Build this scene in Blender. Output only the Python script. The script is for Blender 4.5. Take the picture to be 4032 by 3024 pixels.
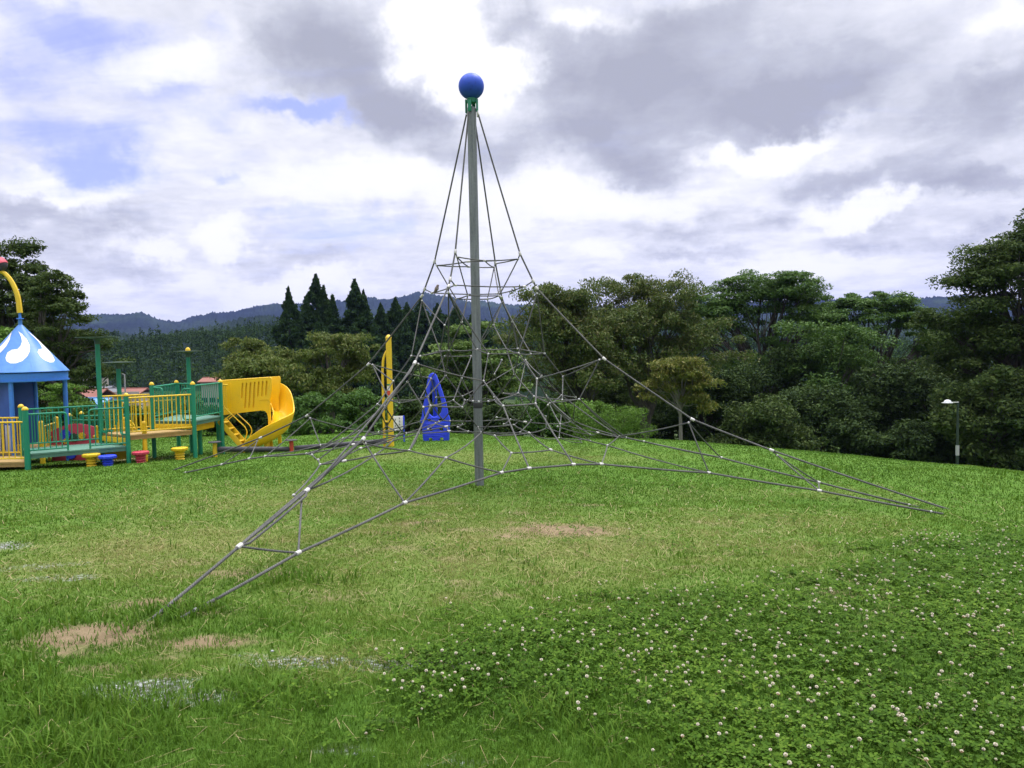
import bpy, bmesh, math, random
import numpy as np
from mathutils import Vector, Matrix
for _o in list(bpy.data.objects): bpy.data.objects.remove(_o)
C = bpy.context.scene.collection
rnd = random.Random(7); RNG = np.random.default_rng(11)
R = math.radians
# ------------------------------------------------------------------ camera
def make_camera():
    pitch, roll = R(2.9), R(1.05)
    f = Vector((0, math.cos(pitch), -math.sin(pitch))); r0 = Vector((1, 0, 0)); u0 = r0.cross(f)
    r = math.cos(roll)*r0 - math.sin(roll)*u0; u = math.cos(roll)*u0 + math.sin(roll)*r0
    cd = bpy.data.cameras.new('camera'); co = bpy.data.objects.new('camera', cd); C.objects.link(co)
    m = Matrix((r, u, -f)).transposed().to_4x4(); m.translation = Vector((0, 0, 1.6)); co.matrix_world = m
    cd.sensor_fit = 'HORIZONTAL'; cd.sensor_width = 36; cd.lens = 36*3028/4032
    cd.clip_start = .05; cd.clip_end = 20000
    bpy.context.scene.camera = co
make_camera()
vs = bpy.context.scene.view_settings
vs.view_transform = 'Standard'; vs.look = 'None'; vs.gamma = 1; vs.use_curve_mapping = False
vs.exposure = 0.85
SUN_EL, SUN_AZ = R(60), R(35)       # a high veiled sun, ahead and to the right of the camera
# ------------------------------------------------------------------ node helpers
class NT:
    def __init__(s, tree): s.t = tree; s.n = tree.nodes; s.l = tree.links
    def new(s, kind, **kw):
        n = s.n.new(kind)
        for k, v in kw.items(): setattr(n, k, v)
        return n
    def put(s, sock, v):
        if isinstance(v, bpy.types.NodeSocket): s.l.new(v, sock)
        else: sock.default_value = v
    def math(s, op, a, b=0., c=0., clamp=False):
        n = s.new('ShaderNodeMath', operation=op, use_clamp=clamp)
        for i, v in enumerate((a, b, c)): s.put(n.inputs[i], v)
        return n.outputs[0]
    def vmath(s, op, a, b=(0, 0, 0), out=0):
        n = s.new('ShaderNodeVectorMath', operation=op); s.put(n.inputs[0], a)
        if op == 'SCALE': s.put(n.inputs[3], b)
        else: s.put(n.inputs[1], b)
        return n.outputs[out]
    def mix(s, f, a, b, mode='MIX'):
        n = s.new('ShaderNodeMix', data_type='RGBA', blend_type=mode); s.put(n.inputs[0], f)
        for k, v in ((6, a), (7, b)):
            if isinstance(v, (tuple, list)) and len(v) == 3: v = (*v, 1)
            s.put(n.inputs[k], v)
        return n.outputs[2]
    def noise(s, vec, scale, detail=4, rough=.5, out=0, dist=0., dim='3D'):
        n = s.new('ShaderNodeTexNoise', noise_dimensions=dim)
        if vec is not None: s.l.new(vec, n.inputs['Vector'])
        n.inputs['Scale'].default_value = scale; n.inputs['Detail'].default_value = detail
        n.inputs['Roughness'].default_value = rough; n.inputs['Distortion'].default_value = dist
        return n.outputs[out]
    def rng(s, v, a, b, c=0., d=1., smooth=False):
        n = s.new('ShaderNodeMapRange'); n.clamp = True
        if smooth: n.interpolation_type = 'SMOOTHSTEP'
        for i, q in enumerate((v, a, b, c, d)): s.put(n.inputs[i], q)
        return n.outputs[0]
    def ramp(s, v, stops):
        n = s.new('ShaderNodeValToRGB'); s.put(n.inputs[0], v); e = n.color_ramp.elements
        while len(e) < len(stops): e.new(.5)
        for q, (p, c) in zip(e, stops): q.position = p; q.color = (*c, 1) if len(c) == 3 else c
        return n.outputs[0]
def srgb(*c): return tuple(((v/255)/12.92 if v/255 <= .04045 else ((v/255+.055)/1.055)**2.4) for v in c)
# ------------------------------------------------------------------ sky
# clouds by compass: (azimuth deg right of +Y, elevation deg, half-width az, half-height el, amount)
BLUE = []   # filled below: open sky
def make_world():
    w = bpy.data.worlds.new('World'); bpy.context.scene.world = w; w.use_nodes = True
    t = NT(w.node_tree); t.n.clear()
    out = t.new('ShaderNodeOutputWorld'); bg = t.new('ShaderNodeBackground'); t.l.new(bg.outputs[0], out.inputs[0])
    tc = t.new('ShaderNodeTexCoord').outputs['Generated']
    sky = t.new('ShaderNodeTexSky', sky_type='NISHITA'); sky.sun_disc = False
    sky.sun_elevation = SUN_EL; sky.sun_rotation = SUN_AZ; sky.air_density = 1.0; sky.dust_density = .6; sky.ozone_density = 1.5
    d = t.vmath('NORMALIZE', tc); sp = t.new('ShaderNodeSeparateXYZ'); t.l.new(d, sp.inputs[0]); x, y, z = sp.outputs
    az = t.math('MULTIPLY', t.math('ARCTAN2', x, y), 57.2958); el = t.math('MULTIPLY', t.math('ARCSINE', z), 57.2958)
    # cloud-deck coordinates: where a ray meets a curved deck overhead
    zz = t.math('ADD', t.math('MAXIMUM', z, 0.), .16)
    deck = t.new('ShaderNodeCombineXYZ'); t.put(deck.inputs[0], t.math('DIVIDE', x, zz)); t.put(deck.inputs[1], t.math('DIVIDE', y, zz)); t.put(deck.inputs[2], 3.7)
    dk = deck.outputs[0]
    n_big = t.noise(dk, 1.5, 7, .56, dist=.25)
    n_mid = t.noise(dk, 3.6, 8, .6, dist=.2)
    n_fin = t.noise(dk, 11., 7, .62, dist=.3)
    wob = t.noise(d, 5.5, 6, .58, out=1)
    wv = t.vmath('SCALE', t.vmath('SUBTRACT', wob, (.5, .5, .5)), 11.)
    wob2 = t.noise(d, 16., 6, .62, out=1)
    wv = t.vmath('ADD', wv, t.vmath('SCALE', t.vmath('SUBTRACT', wob2, (.5, .5, .5)), 6.))
    ae = t.new('ShaderNodeCombineXYZ'); t.put(ae.inputs[0], az); t.put(ae.inputs[1], el)
    sep = t.new('ShaderNodeSeparateXYZ'); t.l.new(wv, sep.inputs[0])
    wv2 = t.new('ShaderNodeCombineXYZ'); t.put(wv2.inputs[0], sep.outputs[0]); t.put(wv2.inputs[1], t.math('MULTIPLY', sep.outputs[1], .62))
    P = t.vmath('ADD', ae.outputs[0], wv2.outputs[0])
    def blob(a0, e0, sa, se, amt):
        q = t.vmath('LENGTH', t.vmath('MULTIPLY', t.vmath('SUBTRACT', P, (a0, e0, 0)), (1/sa, 1/se, 0)), out=1)
        return t.rng(q, 0., 1., amt, 0., True)
    def total(lst):
        s_ = None
        for b in lst: s_ = blob(*b) if s_ is None else t.math('ADD', s_, blob(*b))
        return s_
    gap = total(SKY_GAPS); dark = total(SKY_DARK); lite = total(SKY_LIGHT)
    wisp = t.noise(t.vmath('MULTIPLY', dk, (1., 2.2, 1.)), 2.6, 7, .62, dist=.6)
    gapn = t.math('ADD', gap, t.math('MULTIPLY', t.math('SUBTRACT', wisp, .5), 1.5))
    gapn = t.rng(gapn, .02, 1.35, 0., 1., True)
    # outside the frame: broken cloud too, from the noise alone
    shade = t.math('ADD', t.math('SUBTRACT', dark, lite), t.math('ADD', t.math('MULTIPLY', t.math('SUBTRACT', n_big, .5), .75), t.math('ADD', t.math('MULTIPLY', t.math('SUBTRACT', n_mid, .5), .7), t.math('MULTIPLY', t.math('SUBTRACT', n_fin, .5), .45))))
    col = t.ramp(t.rng(shade, -.42, .88), SKY_RAMP)
    k = t.new('ShaderNodeMix', data_type='RGBA'); 
    cloud = t.vmath('SCALE', col, SKY_CLOUD_GAIN)
    skyc = t.vmath('ADD', t.vmath('SCALE', sky.outputs[0], .35), SKY_VEIL)
    c = t.mix(gapn, cloud, skyc)
    c = t.vmath('SCALE', c, t.rng(el, 40., 62., 1., SKY_OVERHEAD, True))   # added gain on the unseen sky overhead, to brighten the ground
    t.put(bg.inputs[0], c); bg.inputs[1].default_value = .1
SKY_GAPS = [(-31.3, 19.5, 7.7, 3.3, 0.8), (-27.7, 20.8, 4.8, 2.0, 0.5), (-20.1, 20.2, 2.7, 1.8, 0.5), (-13.5, 15.7, 5.0, 1.2, 1.25), (-17.6, 15.9, 6.4, 1.7, 0.6), (-27.3, 11.8, 4.9, 2.1, 1.05), (-29.3, 13.4, 5.7, 2.5, 0.75), (-19.9, 11.7, 2.7, 1.1, 0.7), (-24.3, 15.9, 5.5, 2.2, 0.55), (-12.8, 7.7, 8.0, 2.5, 0.7), (-8.8, 8.4, 2.6, 1.3, 0.4), (-16.6, 9.1, 2.9, 1.0, 0.5), (-32.1, 16.3, 2.5, 1.7, 0.6), (-28.4, 15.7, 10.2, 8.5, 0.28), (-18.9, 13.4, 8.7, 4.7, 0.2)]
SKY_DARK = [(-13.0, 21.6, 7.9, 4.0, 0.42), (-9.9, 18.1, 6.4, 4.2, 0.68), (-14.7, 19.3, 5.3, 3.4, 0.5), (-7.6, 16.2, 4.8, 2.8, 0.65), (6.3, 17.7, 8.7, 4.3, 0.6), (5.2, 14.8, 8.3, 2.4, 0.7), (11.9, 19.6, 10.9, 4.9, 0.5), (17.3, 15.9, 10.4, 3.1, 0.75), (10.2, 13.1, 6.8, 1.8, 0.65), (22.7, 16.8, 8.2, 4.0, 0.4), (30.8, 12.8, 5.9, 4.3, 0.5), (31.1, 9.5, 5.2, 1.6, 0.75), (24.1, 11.0, 8.1, 1.7, 0.65), (32.0, 14.8, 3.8, 2.8, 0.4), (-3.3, 13.7, 7.0, 1.8, 0.5), (0.6, 21.9, 4.8, 2.2, 0.5), (13.5, 22.0, 9.1, 2.1, 0.35), (-31.5, 9.3, 4.8, 2.0, 0.6), (-26.9, 8.3, 4.9, 1.9, 0.5), (-30.1, 6.7, 4.0, 1.5, 0.3), (18.5, 8.5, 3.6, 1.6, 0.45), (25.5, 7.1, 5.4, 1.6, 0.45), (12.8, 8.2, 4.6, 1.3, 0.35), (12.8, 6.3, 4.7, 0.9, 0.35), (-27.0, 5.4, 5.3, 1.4, 0.35), (-15.1, 6.2, 5.4, 1.2, 0.3), (30.8, 6.1, 3.9, 1.1, 0.35), (19.7, 18.0, 24.4, 8.8, 0.3), (6.3, 20.9, 12.9, 6.0, 0.2), (-11.5, 19.5, 9.2, 6.0, 0.15)]
SKY_LIGHT = [(-4.5, 20.5, 5.7, 2.6, 1.0), (-1.5, 18.8, 5.3, 2.7, 1.0), (-5.4, 22.5, 4.8, 1.8, 0.7), (-3.2, 17.3, 3.9, 2.0, 0.7), (16.6, 13.2, 6.9, 1.2, 0.8), (20.3, 13.9, 5.8, 1.1, 0.6), (6.8, 10.4, 10.0, 2.1, 0.5), (25.5, 8.8, 6.5, 1.1, 0.75), (0.0, 10.6, 7.1, 2.5, 0.5), (-10.1, 11.6, 8.6, 2.9, 0.45), (-19.7, 7.6, 2.8, 1.6, 0.7), (-28.4, 10.4, 3.4, 1.3, 0.55), (-24.7, 6.8, 4.4, 1.6, 0.45), (21.2, 5.2, 8.5, 1.4, 0.45), (6.8, 6.2, 2.6, 0.8, 0.7), (-16.7, 4.7, 9.0, 1.5, 0.35), (-24.5, 18.1, 5.8, 2.1, 0.5), (5.3, 22.6, 4.3, 1.5, 0.5), (31.9, 19.4, 3.8, 1.9, 0.3)]
SKY_RAMP = [(0., (1.0, 1.0, 1.0)), (.2, (.95, .955, .98)), (.4, (.755, .77, .85)), (.66, (.55, .57, .655)), (1., (.42, .435, .515))]
SKY_CLOUD_GAIN = 6.1
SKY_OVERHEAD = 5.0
SKY_VEIL = (1.75, 1.8, 3.9)
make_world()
def make_sun():
    ld = bpy.data.lights.new('sun', 'SUN'); ld.energy = 1.5; ld.angle = R(14); ld.color = (1, .955, .88)
    o = bpy.data.objects.new('sun', ld); C.objects.link(o)
    d = Vector((math.sin(SUN_AZ)*math.cos(SUN_EL), math.cos(SUN_AZ)*math.cos(SUN_EL), math.sin(SUN_EL)))
    o.rotation_euler = d.to_track_quat('Z', 'Y').to_euler()
make_sun()
# ------------------------------------------------------------------ materials
def new_mat(name):
    m = bpy.data.materials.new(name); m.use_nodes = True; t = NT(m.node_tree)
    b = t.n['Principled BSDF']; b.inputs['Specular IOR Level'].default_value = .3
    return m, t, b
def paint(name, col, rough=.42, wear=.25, scale=9., dirt=(.10, .085, .06), spec=.45):
    """painted or moulded surface: weathered tone, faint grime and uneven gloss"""
    m, t, b = new_mat(name); oc = t.new('ShaderNodeTexCoord').outputs['Object']
    n1 = t.noise(oc, scale, 5, .6); n2 = t.noise(oc, scale*4.3, 4, .6)
    c = t.mix(t.rng(n1, .35, .75, 0, .55), col, tuple(min(1, v*.72+.015) for v in col))
    c = t.mix(t.rng(n2, .56, .78, 0, wear), c, dirt)
    t.put(b.inputs['Base Color'], c); t.put(b.inputs['Roughness'], t.rng(n1, .3, .7, rough-.08, rough+.18)); b.inputs['Specular IOR Level'].default_value = spec
    bp = t.new('ShaderNodeBump'); bp.inputs['Strength'].default_value = .08; bp.inputs['Distance'].default_value = .01
    t.put(bp.inputs['Height'], n2); t.put(b.inputs['Normal'], bp.outputs[0])
    return m
def leaf_mat(name, cols, trans=.28, rough=.6, spread=.55, spec=.14):
    """cols: three tones; every leaf (mesh island) takes its own, with clump-sized drift"""
    m, t, b = new_mat(name); g = t.new('ShaderNodeNewGeometry'); oc = t.new('ShaderNodeTexCoord').outputs['Object']
    n = t.noise(oc, .55, 3, .6)
    v = t.math('ADD', t.math('MULTIPLY', g.outputs['Random Per Island'], spread), t.math('MULTIPLY', n, 1.25-spread), )
    v = t.math('SUBTRACT', v, .12)
    c = t.ramp(v, [(.12, cols[0]), (.5, cols[1]), (.88, cols[2])])
    t.put(b.inputs['Base Color'], c); b.inputs['Roughness'].default_value = rough; b.inputs['Specular IOR Level'].default_value = spec
    tr = t.new('ShaderNodeBsdfTranslucent'); t.put(tr.inputs[0], t.mix(.35, c, (.08, .14, .02)))
    mx = t.new('ShaderNodeMixShader'); mx.inputs[0].default_value = trans
    t.l.new(b.outputs[0], mx.inputs[1]); t.l.new(tr.outputs[0], mx.inputs[2]); t.l.new(mx.outputs[0], t.n['Material Output'].inputs[0])
    return m
def bark_mat(name, a=(.05, .042, .036), c=(.13, .115, .1)):
    m, t, b = new_mat(name); oc = t.new('ShaderNodeTexCoord').outputs['Object']
    n = t.noise(t.vmath('MULTIPLY', oc, (6, 6, 1.2)), 2.5, 6, .65)
    t.put(b.inputs['Base Color'], t.mix(t.rng(n, .35, .65), a, c)); b.inputs['Roughness'].default_value = .9
    bp = t.new('ShaderNodeBump'); bp.inputs['Strength'].default_value = .5; bp.inputs['Distance'].default_value = .02; t.put(bp.inputs['Height'], n); t.put(b.inputs['Normal'], bp.outputs[0])
    return m
# ------------------------------------------------------------------ objects
def tag(o, label=None, cat=None, group=None, kind=None):
    if label: o['label'] = label
    if cat: o['category'] = cat
    if group: o['group'] = group
    if kind: o['kind'] = kind
    return o
def thing(name, label, cat, loc=(0, 0, 0), rz=0., group=None):
    o = bpy.data.objects.new(name, None); C.objects.link(o); o.location = loc; o.rotation_euler = (0, 0, rz); o.empty_display_size = .1
    return tag(o, label, cat, group)
def mesh_np(name, co, faces, mat, parent=None, k=None, attrs=None, smooth=False, loc=None):
    """co (n,3); faces (m,k) index array of equal-size polygons"""
    me = bpy.data.meshes.new(name); co = np.ascontiguousarray(co, np.float32); faces = np.ascontiguousarray(faces, np.int32)
    me.vertices.add(len(co)); me.vertices.foreach_set('co', co.ravel())
    m, kk = faces.shape; me.loops.add(m*kk); me.loops.foreach_set('vertex_index', faces.ravel())
    me.polygons.add(m); me.polygons.foreach_set('loop_start', np.arange(0, m*kk, kk, dtype=np.int32))
    if smooth: me.polygons.foreach_set('use_smooth', np.ones(m, bool))
    for an, av in (attrs or {}).items():
        a = me.attributes.new(an, 'FLOAT', 'POINT'); a.data.foreach_set('value', np.ascontiguousarray(av, np.float32))
    me.update(calc_edges=True)
    if mat: me.materials.append(mat)
    o = bpy.data.objects.new(name, me); C.objects.link(o)
    if parent: o.parent = parent
    if loc is not None: o.location = loc
    return o
class MB:
    """collects shapes, then builds ONE mesh object"""
    def __init__(s): s.v = []; s.f = []; s.uv = []; s.m = []; s.mi = 0; s.sm = []
    def add(s, v, f, uv=None, smooth=True):
        b = len(s.v); s.v += [tuple(p) for p in v]
        for i, q in enumerate(f): s.f.append([b+j for j in q]); s.uv.append(uv[i] if uv else [(0, 0)]*len(q)); s.m.append(s.mi); s.sm.append(smooth)
        return s
    def tube(s, pts, r, n=10, cap=True, dome=False):
        P = [Vector(p) for p in pts]; rs = r if isinstance(r, (list, tuple)) else [r]*len(P)
        T = []
        for i in range(len(P)):
            a = (P[i]-P[i-1]).normalized() if i else None; b = (P[i+1]-P[i]).normalized() if i < len(P)-1 else None
            T.append(((a or b)+(b or a)).normalized() if (a is None or b is None or (a+b).length > 1e-6) else a)
        up = Vector((0, 0, 1)) if abs(T[0].z) < .9 else Vector((1, 0, 0)); u = T[0].cross(up).normalized()
        v = []; f = []; uv = []; L = 0
        for i, p in enumerate(P):
            if i: L += (p-P[i-1]).length
            u = (u - T[i]*u.dot(T[i])).normalized(); w = T[i].cross(u)
            for k in range(n):
                a = 2*math.pi*k/n; v.append(p+(u*math.cos(a)+w*math.sin(a))*rs[i])
            if i:
                L0 = L-(p-P[i-1]).length
                for k in range(n):
                    k2 = (k+1) % n; f.append([(i-1)*n+k, (i-1)*n+k2, i*n+k2, i*n+k]); uv.append([(L0, k/n), (L0, (k+1)/n), (L, (k+1)/n), (L, k/n)])
        if cap:
            for e, o_ in ((0, 1), (len(P)-1, 0)):
                q = [e*n+k for k in range(n)]; f.append(q[::-1] if o_ else q); uv.append([(0, 0)]*n)
        s.add(v, f, uv); return s
    def box(s, c, size, rz=0., bev=0., ax=None):
        """bevelled box; ax: optional 3x3 axes (columns)"""
        sx, sy, sz = (q/2 for q in size); M = ax or Matrix.Rotation(rz, 3, 'Z'); c = Vector(c); b = min(bev, sx*.9, sy*.9, sz*.9)
        if b <= 0:
            v = [c+M @ Vector((x*sx, y*sy, z*sz)) for z in (-1, 1) for x, y in ((-1, -1), (1, -1), (1, 1), (-1, 1))]
            s.add(v, [[3, 2, 1, 0], [4, 5, 6, 7], [0, 1, 5, 4], [1, 2, 6, 5], [2, 3, 7, 6], [3, 0, 4, 7]], smooth=False); return s
        bm = bmesh.new(); bmesh.ops.create_cube(bm, size=1, matrix=Matrix.Diagonal((2*sx, 2*sy, 2*sz, 1)))
        bmesh.ops.bevel(bm, geom=bm.edges[:], offset=b, segments=2, affect='EDGES', profile=.6)
        bm.verts.index_update()
        s.add([c+M @ q.co for q in bm.verts], [[q.index for q in fc.verts] for fc in bm.faces], smooth=False); bm.free(); return s
    def lathe(s, prof, c=(0, 0, 0), n=24, ax=None):
        """prof: (r, z) from bottom to top"""
        c = Vector(c); M = ax or Matrix.Identity(3); v = []; f = []; rows = []
        for r_, z_ in prof:
            if r_ < 1e-6: rows.append([len(v)]); v.append(c+M @ Vector((0, 0, z_)))
            else:
                rows.append(list(range(len(v), len(v)+n)))
                for k in range(n): a = 2*math.pi*k/n; v.append(c+M @ Vector((r_*math.cos(a), r_*math.sin(a), z_)))
        for A, B in zip(rows, rows[1:]):
            for k in range(n):
                k2 = (k+1) % n
                if len(A) == 1 and len(B) == 1: continue
                if len(A) == 1: f.append([A[0], B[k2], B[k]])
                elif len(B) == 1: f.append([A[k], A[k2], B[0]])
                else: f.append([A[k], A[k2], B[k2], B[k]])
        if len(rows[0]) > 1: f.append(rows[0][::-1])
        if len(rows[-1]) > 1: f.append(rows[-1])
        s.add(v, f); return s
    def sphere(s, c, r, n=16, sq=(1, 1, 1)):
        m = max(4, n//2); c = Vector(c)
        pr = [(max(0, r*math.sin(math.pi*i/m)) if 0 < i < m else 0, -r*math.cos(math.pi*i/m)) for i in range(m+1)]
        b0 = len(s.v); s.lathe(pr, (0, 0, 0), n); s.v[b0:] = [tuple(c+Vector((p[0]*sq[0], p[1]*sq[1], p[2]*sq[2]))) for p in s.v[b0:]]; return s
    def prism(s, poly, d, ax, o=(0, 0, 0), holes=(), bev=0.):
        """poly in the plane of ax columns 0,1; thickness d along column 2, centred. holes: list of polys"""
        bm = bmesh.new(); es = []
        for pl in [poly]+list(holes):
            vs_ = [bm.verts.new((p[0], p[1], -d/2)) for p in pl]
            for i in range(len(vs_)): es.append(bm.edges.new((vs_[i-1], vs_[i])))
        bmesh.ops.triangle_fill(bm, edges=es, use_beauty=True, use_dissolve=False, normal=(0, 0, 1))
        bmesh.ops.dissolve_limit(bm, angle_limit=.01, verts=bm.verts[:], edges=bm.edges[:])
        r_ = bmesh.ops.extrude_face_region(bm, geom=bm.faces[:]); bmesh.ops.translate(bm, vec=(0, 0, d), verts=[q for q in r_['geom'] if isinstance(q, bmesh.types.BMVert)])
        if bev > 0:
            eg = [e for e in bm.edges if len(e.link_faces) == 2 and e.calc_face_angle(0) > 1.0 and abs(e.verts[0].co.z-e.verts[1].co.z) < 1e-6]
            bmesh.ops.bevel(bm, geom=eg, offset=bev, segments=2, affect='EDGES', profile=.6)
        bmesh.ops.recalc_face_normals(bm, faces=bm.faces[:]); bm.verts.index_update(); M = Matrix(ax).transposed() if not isinstance(ax, Matrix) else ax; o = Vector(o)
        s.add([o+M @ q.co for q in bm.verts], [[q.index for q in fc.verts] for fc in bm.faces], smooth=False); bm.free(); return s
    def build(s, name, mat, parent=None, loc=None, autosmooth=True):
        me = bpy.data.meshes.new(name); me.from_pydata(s.v, [], s.f)
        for m in (mat if isinstance(mat, (list, tuple)) else [mat]): me.materials.append(m)
        me.polygons.foreach_set('use_smooth', s.sm); me.polygons.foreach_set('material_index', s.m)
        if any(any(q != (0, 0) for q in u) for u in s.uv):
            ul = me.uv_layers.new(name='rope'); ul.data.foreach_set('uv', [c for u in s.uv for q in u for c in q])
        me.update(); me.validate()
        if autosmooth: me.set_sharp_from_angle(angle=R(38))
        o = bpy.data.objects.new(name, me); C.objects.link(o)
        if parent: o.parent = parent
        if loc is not None: o.location = loc
        return o
def dup(root, loc=None, rz=None, label=None):
    r = root.copy(); C.objects.link(r)
    if loc is not None: r.location = loc
    if rz is not None: r.rotation_euler = (0, 0, rz)
    if label: r['label'] = label
    for ch in list(root.children):
        c = ch.copy(); C.objects.link(c); c.parent = r
        for g in list(ch.children):
            d = g.copy(); C.objects.link(d); d.parent = c
    return r
def arc_pts(pts, rad=.05, n=5):
    """round the corners of a polyline"""
    P = [Vector(p) for p in pts]; out = [P[0]]
    for a, b, c in zip(P, P[1:], P[2:]):
        r_ = min(rad, (a-b).length*.45, (c-b).length*.45); p0 = b+(a-b).normalized()*r_; p1 = b+(c-b).normalized()*r_
        for i in range(n+1): t = i/n; out.append(p0*(1-t)**2+b*2*t*(1-t)+p1*t*t)
    out.append(P[-1]); return out
# ------------------------------------------------------------------ terrain
CTRL=np.array([(0,0,0),(-2.2,4.46,0),(1,3,0),(3,4,-.03),(-3,2,0),(0,-6,0),(-8,0,-.05),(8,0,-.1),(-.47,10.5,-.317),(4.95,8.63,-.36),(-5.5,12.3,-.32),(1.5,16.59,-.56),
(-8.37,13.3,-.43),(-7.06,14.2,-.463),(-6.17,15,-.485),(-6.04,16.1,-.566),(-5.79,15,-.5),(-4.5,15.7,-.52),(-2.65,16.8,-.58),(-1.8,18,-.6),(-2.5,17.8,-.6),
(3.08,17.4,-.59),(5.4,15.1,-.56),(6.4,13.4,-.53),(7.7,11.6,-.49),(4,12,-.42),(2,14,-.47),(12,8,-.9),(10,20,-2.3),(6,22,-2.1),(3,24,-1.8),(0,25,-1.5),(-3,22,-.85),(-10,22,-.9),(-16,15,-.6),
(26,45,-6.2),(10,45,-5.),(0,45,-4.),(-15,45,-3.),(-35,30,-2.),(40,25,-5.5),(20,12,-2.2),(25,-10,-1),(-25,-10,0),(0,-30,0),(-40,0,-1)],float)
def _k(r2): return np.where(r2>0,r2*np.log(np.maximum(r2,1e-12)),0.)
def _fit():
    X=CTRL[:,:2]; n=len(X)
    K=_k(((X[:,None]-X[None])**2).sum(-1))+np.eye(n)*.6
    Pm=np.c_[np.ones(n),X]
    A=np.block([[K,Pm],[Pm.T,np.zeros((3,3))]])
    return np.linalg.solve(A,np.r_[CTRL[:,2],0,0,0])
_W=_fit()
def ground_z(x,y):
    x=np.asarray(x,float); y=np.asarray(y,float); sh=x.shape; x=x.ravel(); y=y.ravel()
    out=np.empty(len(x))
    for i in range(0,len(x),50000):
        a=x[i:i+50000];b=y[i:i+50000]
        K=_k((a[:,None]-CTRL[None,:,0])**2+(b[:,None]-CTRL[None,:,1])**2)
        out[i:i+50000]=K@_W[:-3]+_W[-3]+_W[-2]*a+_W[-1]*b
    d=np.hypot(x,y-8); t=np.clip((d-38)/70,0,1); t=t*t*(3-2*t)
    far=-9.5+1.2*np.sin(x*.021+1)*np.cos(y*.017)
    out=np.clip(out,-8,1.5)*(1-t)+far*t
    return out.reshape(sh)
DIRT = [(-2.42, 4.27, .42, .24, 1.15), (-2.35, 4.02, .2, .12, .8), (-2.3, 4.85, .3, .13, .9), (-1.72, 4.14, .4, .11, .95), (.45, 7.2, .55, .36, 1.15), (-.02, 6.86, .34, .2, .75), (-.32, 7.15, .4, .2, .6), (-1.73, 5.5, .26, .12, .8), (-2., 5.55, .22, .1, .8),
        (1.27, 5.65, .18, .09, .7), (.12, 5.3, .2, .1, .7), (-1., 6.3, .5, .16, .6), (-1.6, 7.28, .35, .15, .6), (-2.1, 3.8, .24, .08, .8), (-1.2, 4.9, .3, .12, .6), (-.5, 5.9, .3, .12, .55), (1.9, 7.5, .4, .2, .5), (2.3, 7.2, .3, .15, .5), (-1.9, 8.3, .4, .2, .5), (-7.6, 15.2, 1.3, .7, .7), (-5.9, 16.3, .8, .4, .6), (-9.4, 13.8, .8, .4, .7), (-.9, 4.3, .4, .1, .5)]
GRAVEL = [(-1.78, 3.58, .36, .14, 1.15), (-1.55, 3.45, .3, .12, 1.05), (-3.3, 5.55, .5, .22, .8), (-3.4, 5.95, .5, .14, .7), (-3.75, 5.9, .4, .22, .8), (-4.5, 6.66, .34, .26, 1), (-.6, 3.78, .5, .13, .95), (-1.12, 3.82, .45, .13, 1.), (-.2, 2.88, .4, .12, .8), (-.72, 2.98, .3, .1, .8), (-1.4, 3.95, .3, .1, .7), (-4.1, 8.4, .8, .14, .6), (-.6, 3.2, .3, .08, .7)]
_pr = random.Random(4)
DIRT += [(_pr.uniform(-2.6, 2.4), _pr.uniform(4.6, 9.2), _pr.uniform(.14, .42), _pr.uniform(.08, .2), _pr.uniform(.45, .72)) for _ in range(34)] + [(_pr.uniform(-3.5, -1.6), _pr.uniform(3.7, 4.9), _pr.uniform(.1, .25), _pr.uniform(.06, .12), .7) for _ in range(7)]
DRY = [(-1.2, 14.5, 2.5, 1.6, .7), (-2.4, 9.2, 2.6, 1.8, .72), (2.3, 7.7, 1.8, 1.2, .6), (-3.0, 6.6, 1.8, 1.4, .85), (.2, 6.6, 2.4, 1.7, .95), (-.6, 5.2, 1.5, .8, .6), (3.4, 9.6, 1.6, .7, .45), (1.4, 13.6, 1.6, .8, .6), (-1.0, 3.9, .8, .3, .6), (-5, 9, 1.5, 1.2, .35)]
LUSH = [(-2.05, 4.62, .4, .2, 1.3), (-1.55, 5.3, .42, .22, 1.15), (-2.2, 4.38, .16, .14, 1.3), (-2.0, 3.1, .9, .5, 1), (-2.6, 3.7, .5, .4, 1), (-2.9, 4.4, .4, .5, .8), (-1.3, 3.35, .5, .3, .7), (.75, 2.85, .45, .3, .9), (-1.85, 3.75, .2, .1, .8), (-1.0, 2.9, .6, .3, .6), (-2.25, 4.05, .12, .08, 1), (-1.55, 4.35, .3, .1, .7), (.2, 3.35, .5, .3, .6), (5, 11.5, 2, 1, .4)]
CLOVER = np.array([(-.7, 3.68), (-.12, 4.3), (.5, 4.72), (1.1, 4.75), (1.8, 5.15), (2.6, 5.9), (3.4, 6.6), (4.8, 7.4), (7, 8), (7, 3), (4, 1.5), (1.9, 2.3), (1.0, 2.75), (.5, 3.05), (.1, 3.3), (-.35, 3.4)])
def ell(x, y, L):
    o = np.zeros(np.shape(x))
    for cx, cy, sx, sy, a in L: o = np.maximum(o, a*np.exp(-.8*(((x-cx)/sx)**2+((y-cy)/sy)**2)))
    return o
_NT = RNG.random((64, 64))
def vnoise(x, y, s):
    x = np.asarray(x)*s; y = np.asarray(y)*s; i = np.floor(x).astype(int); j = np.floor(y).astype(int); u = x-i; v = y-j; u = u*u*(3-2*u); v = v*v*(3-2*v)
    g = lambda a, b: _NT[a % 64, b % 64]
    return (g(i, j)*(1-u)+g(i+1, j)*u)*(1-v)+(g(i, j+1)*(1-u)+g(i+1, j+1)*u)*v
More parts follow.
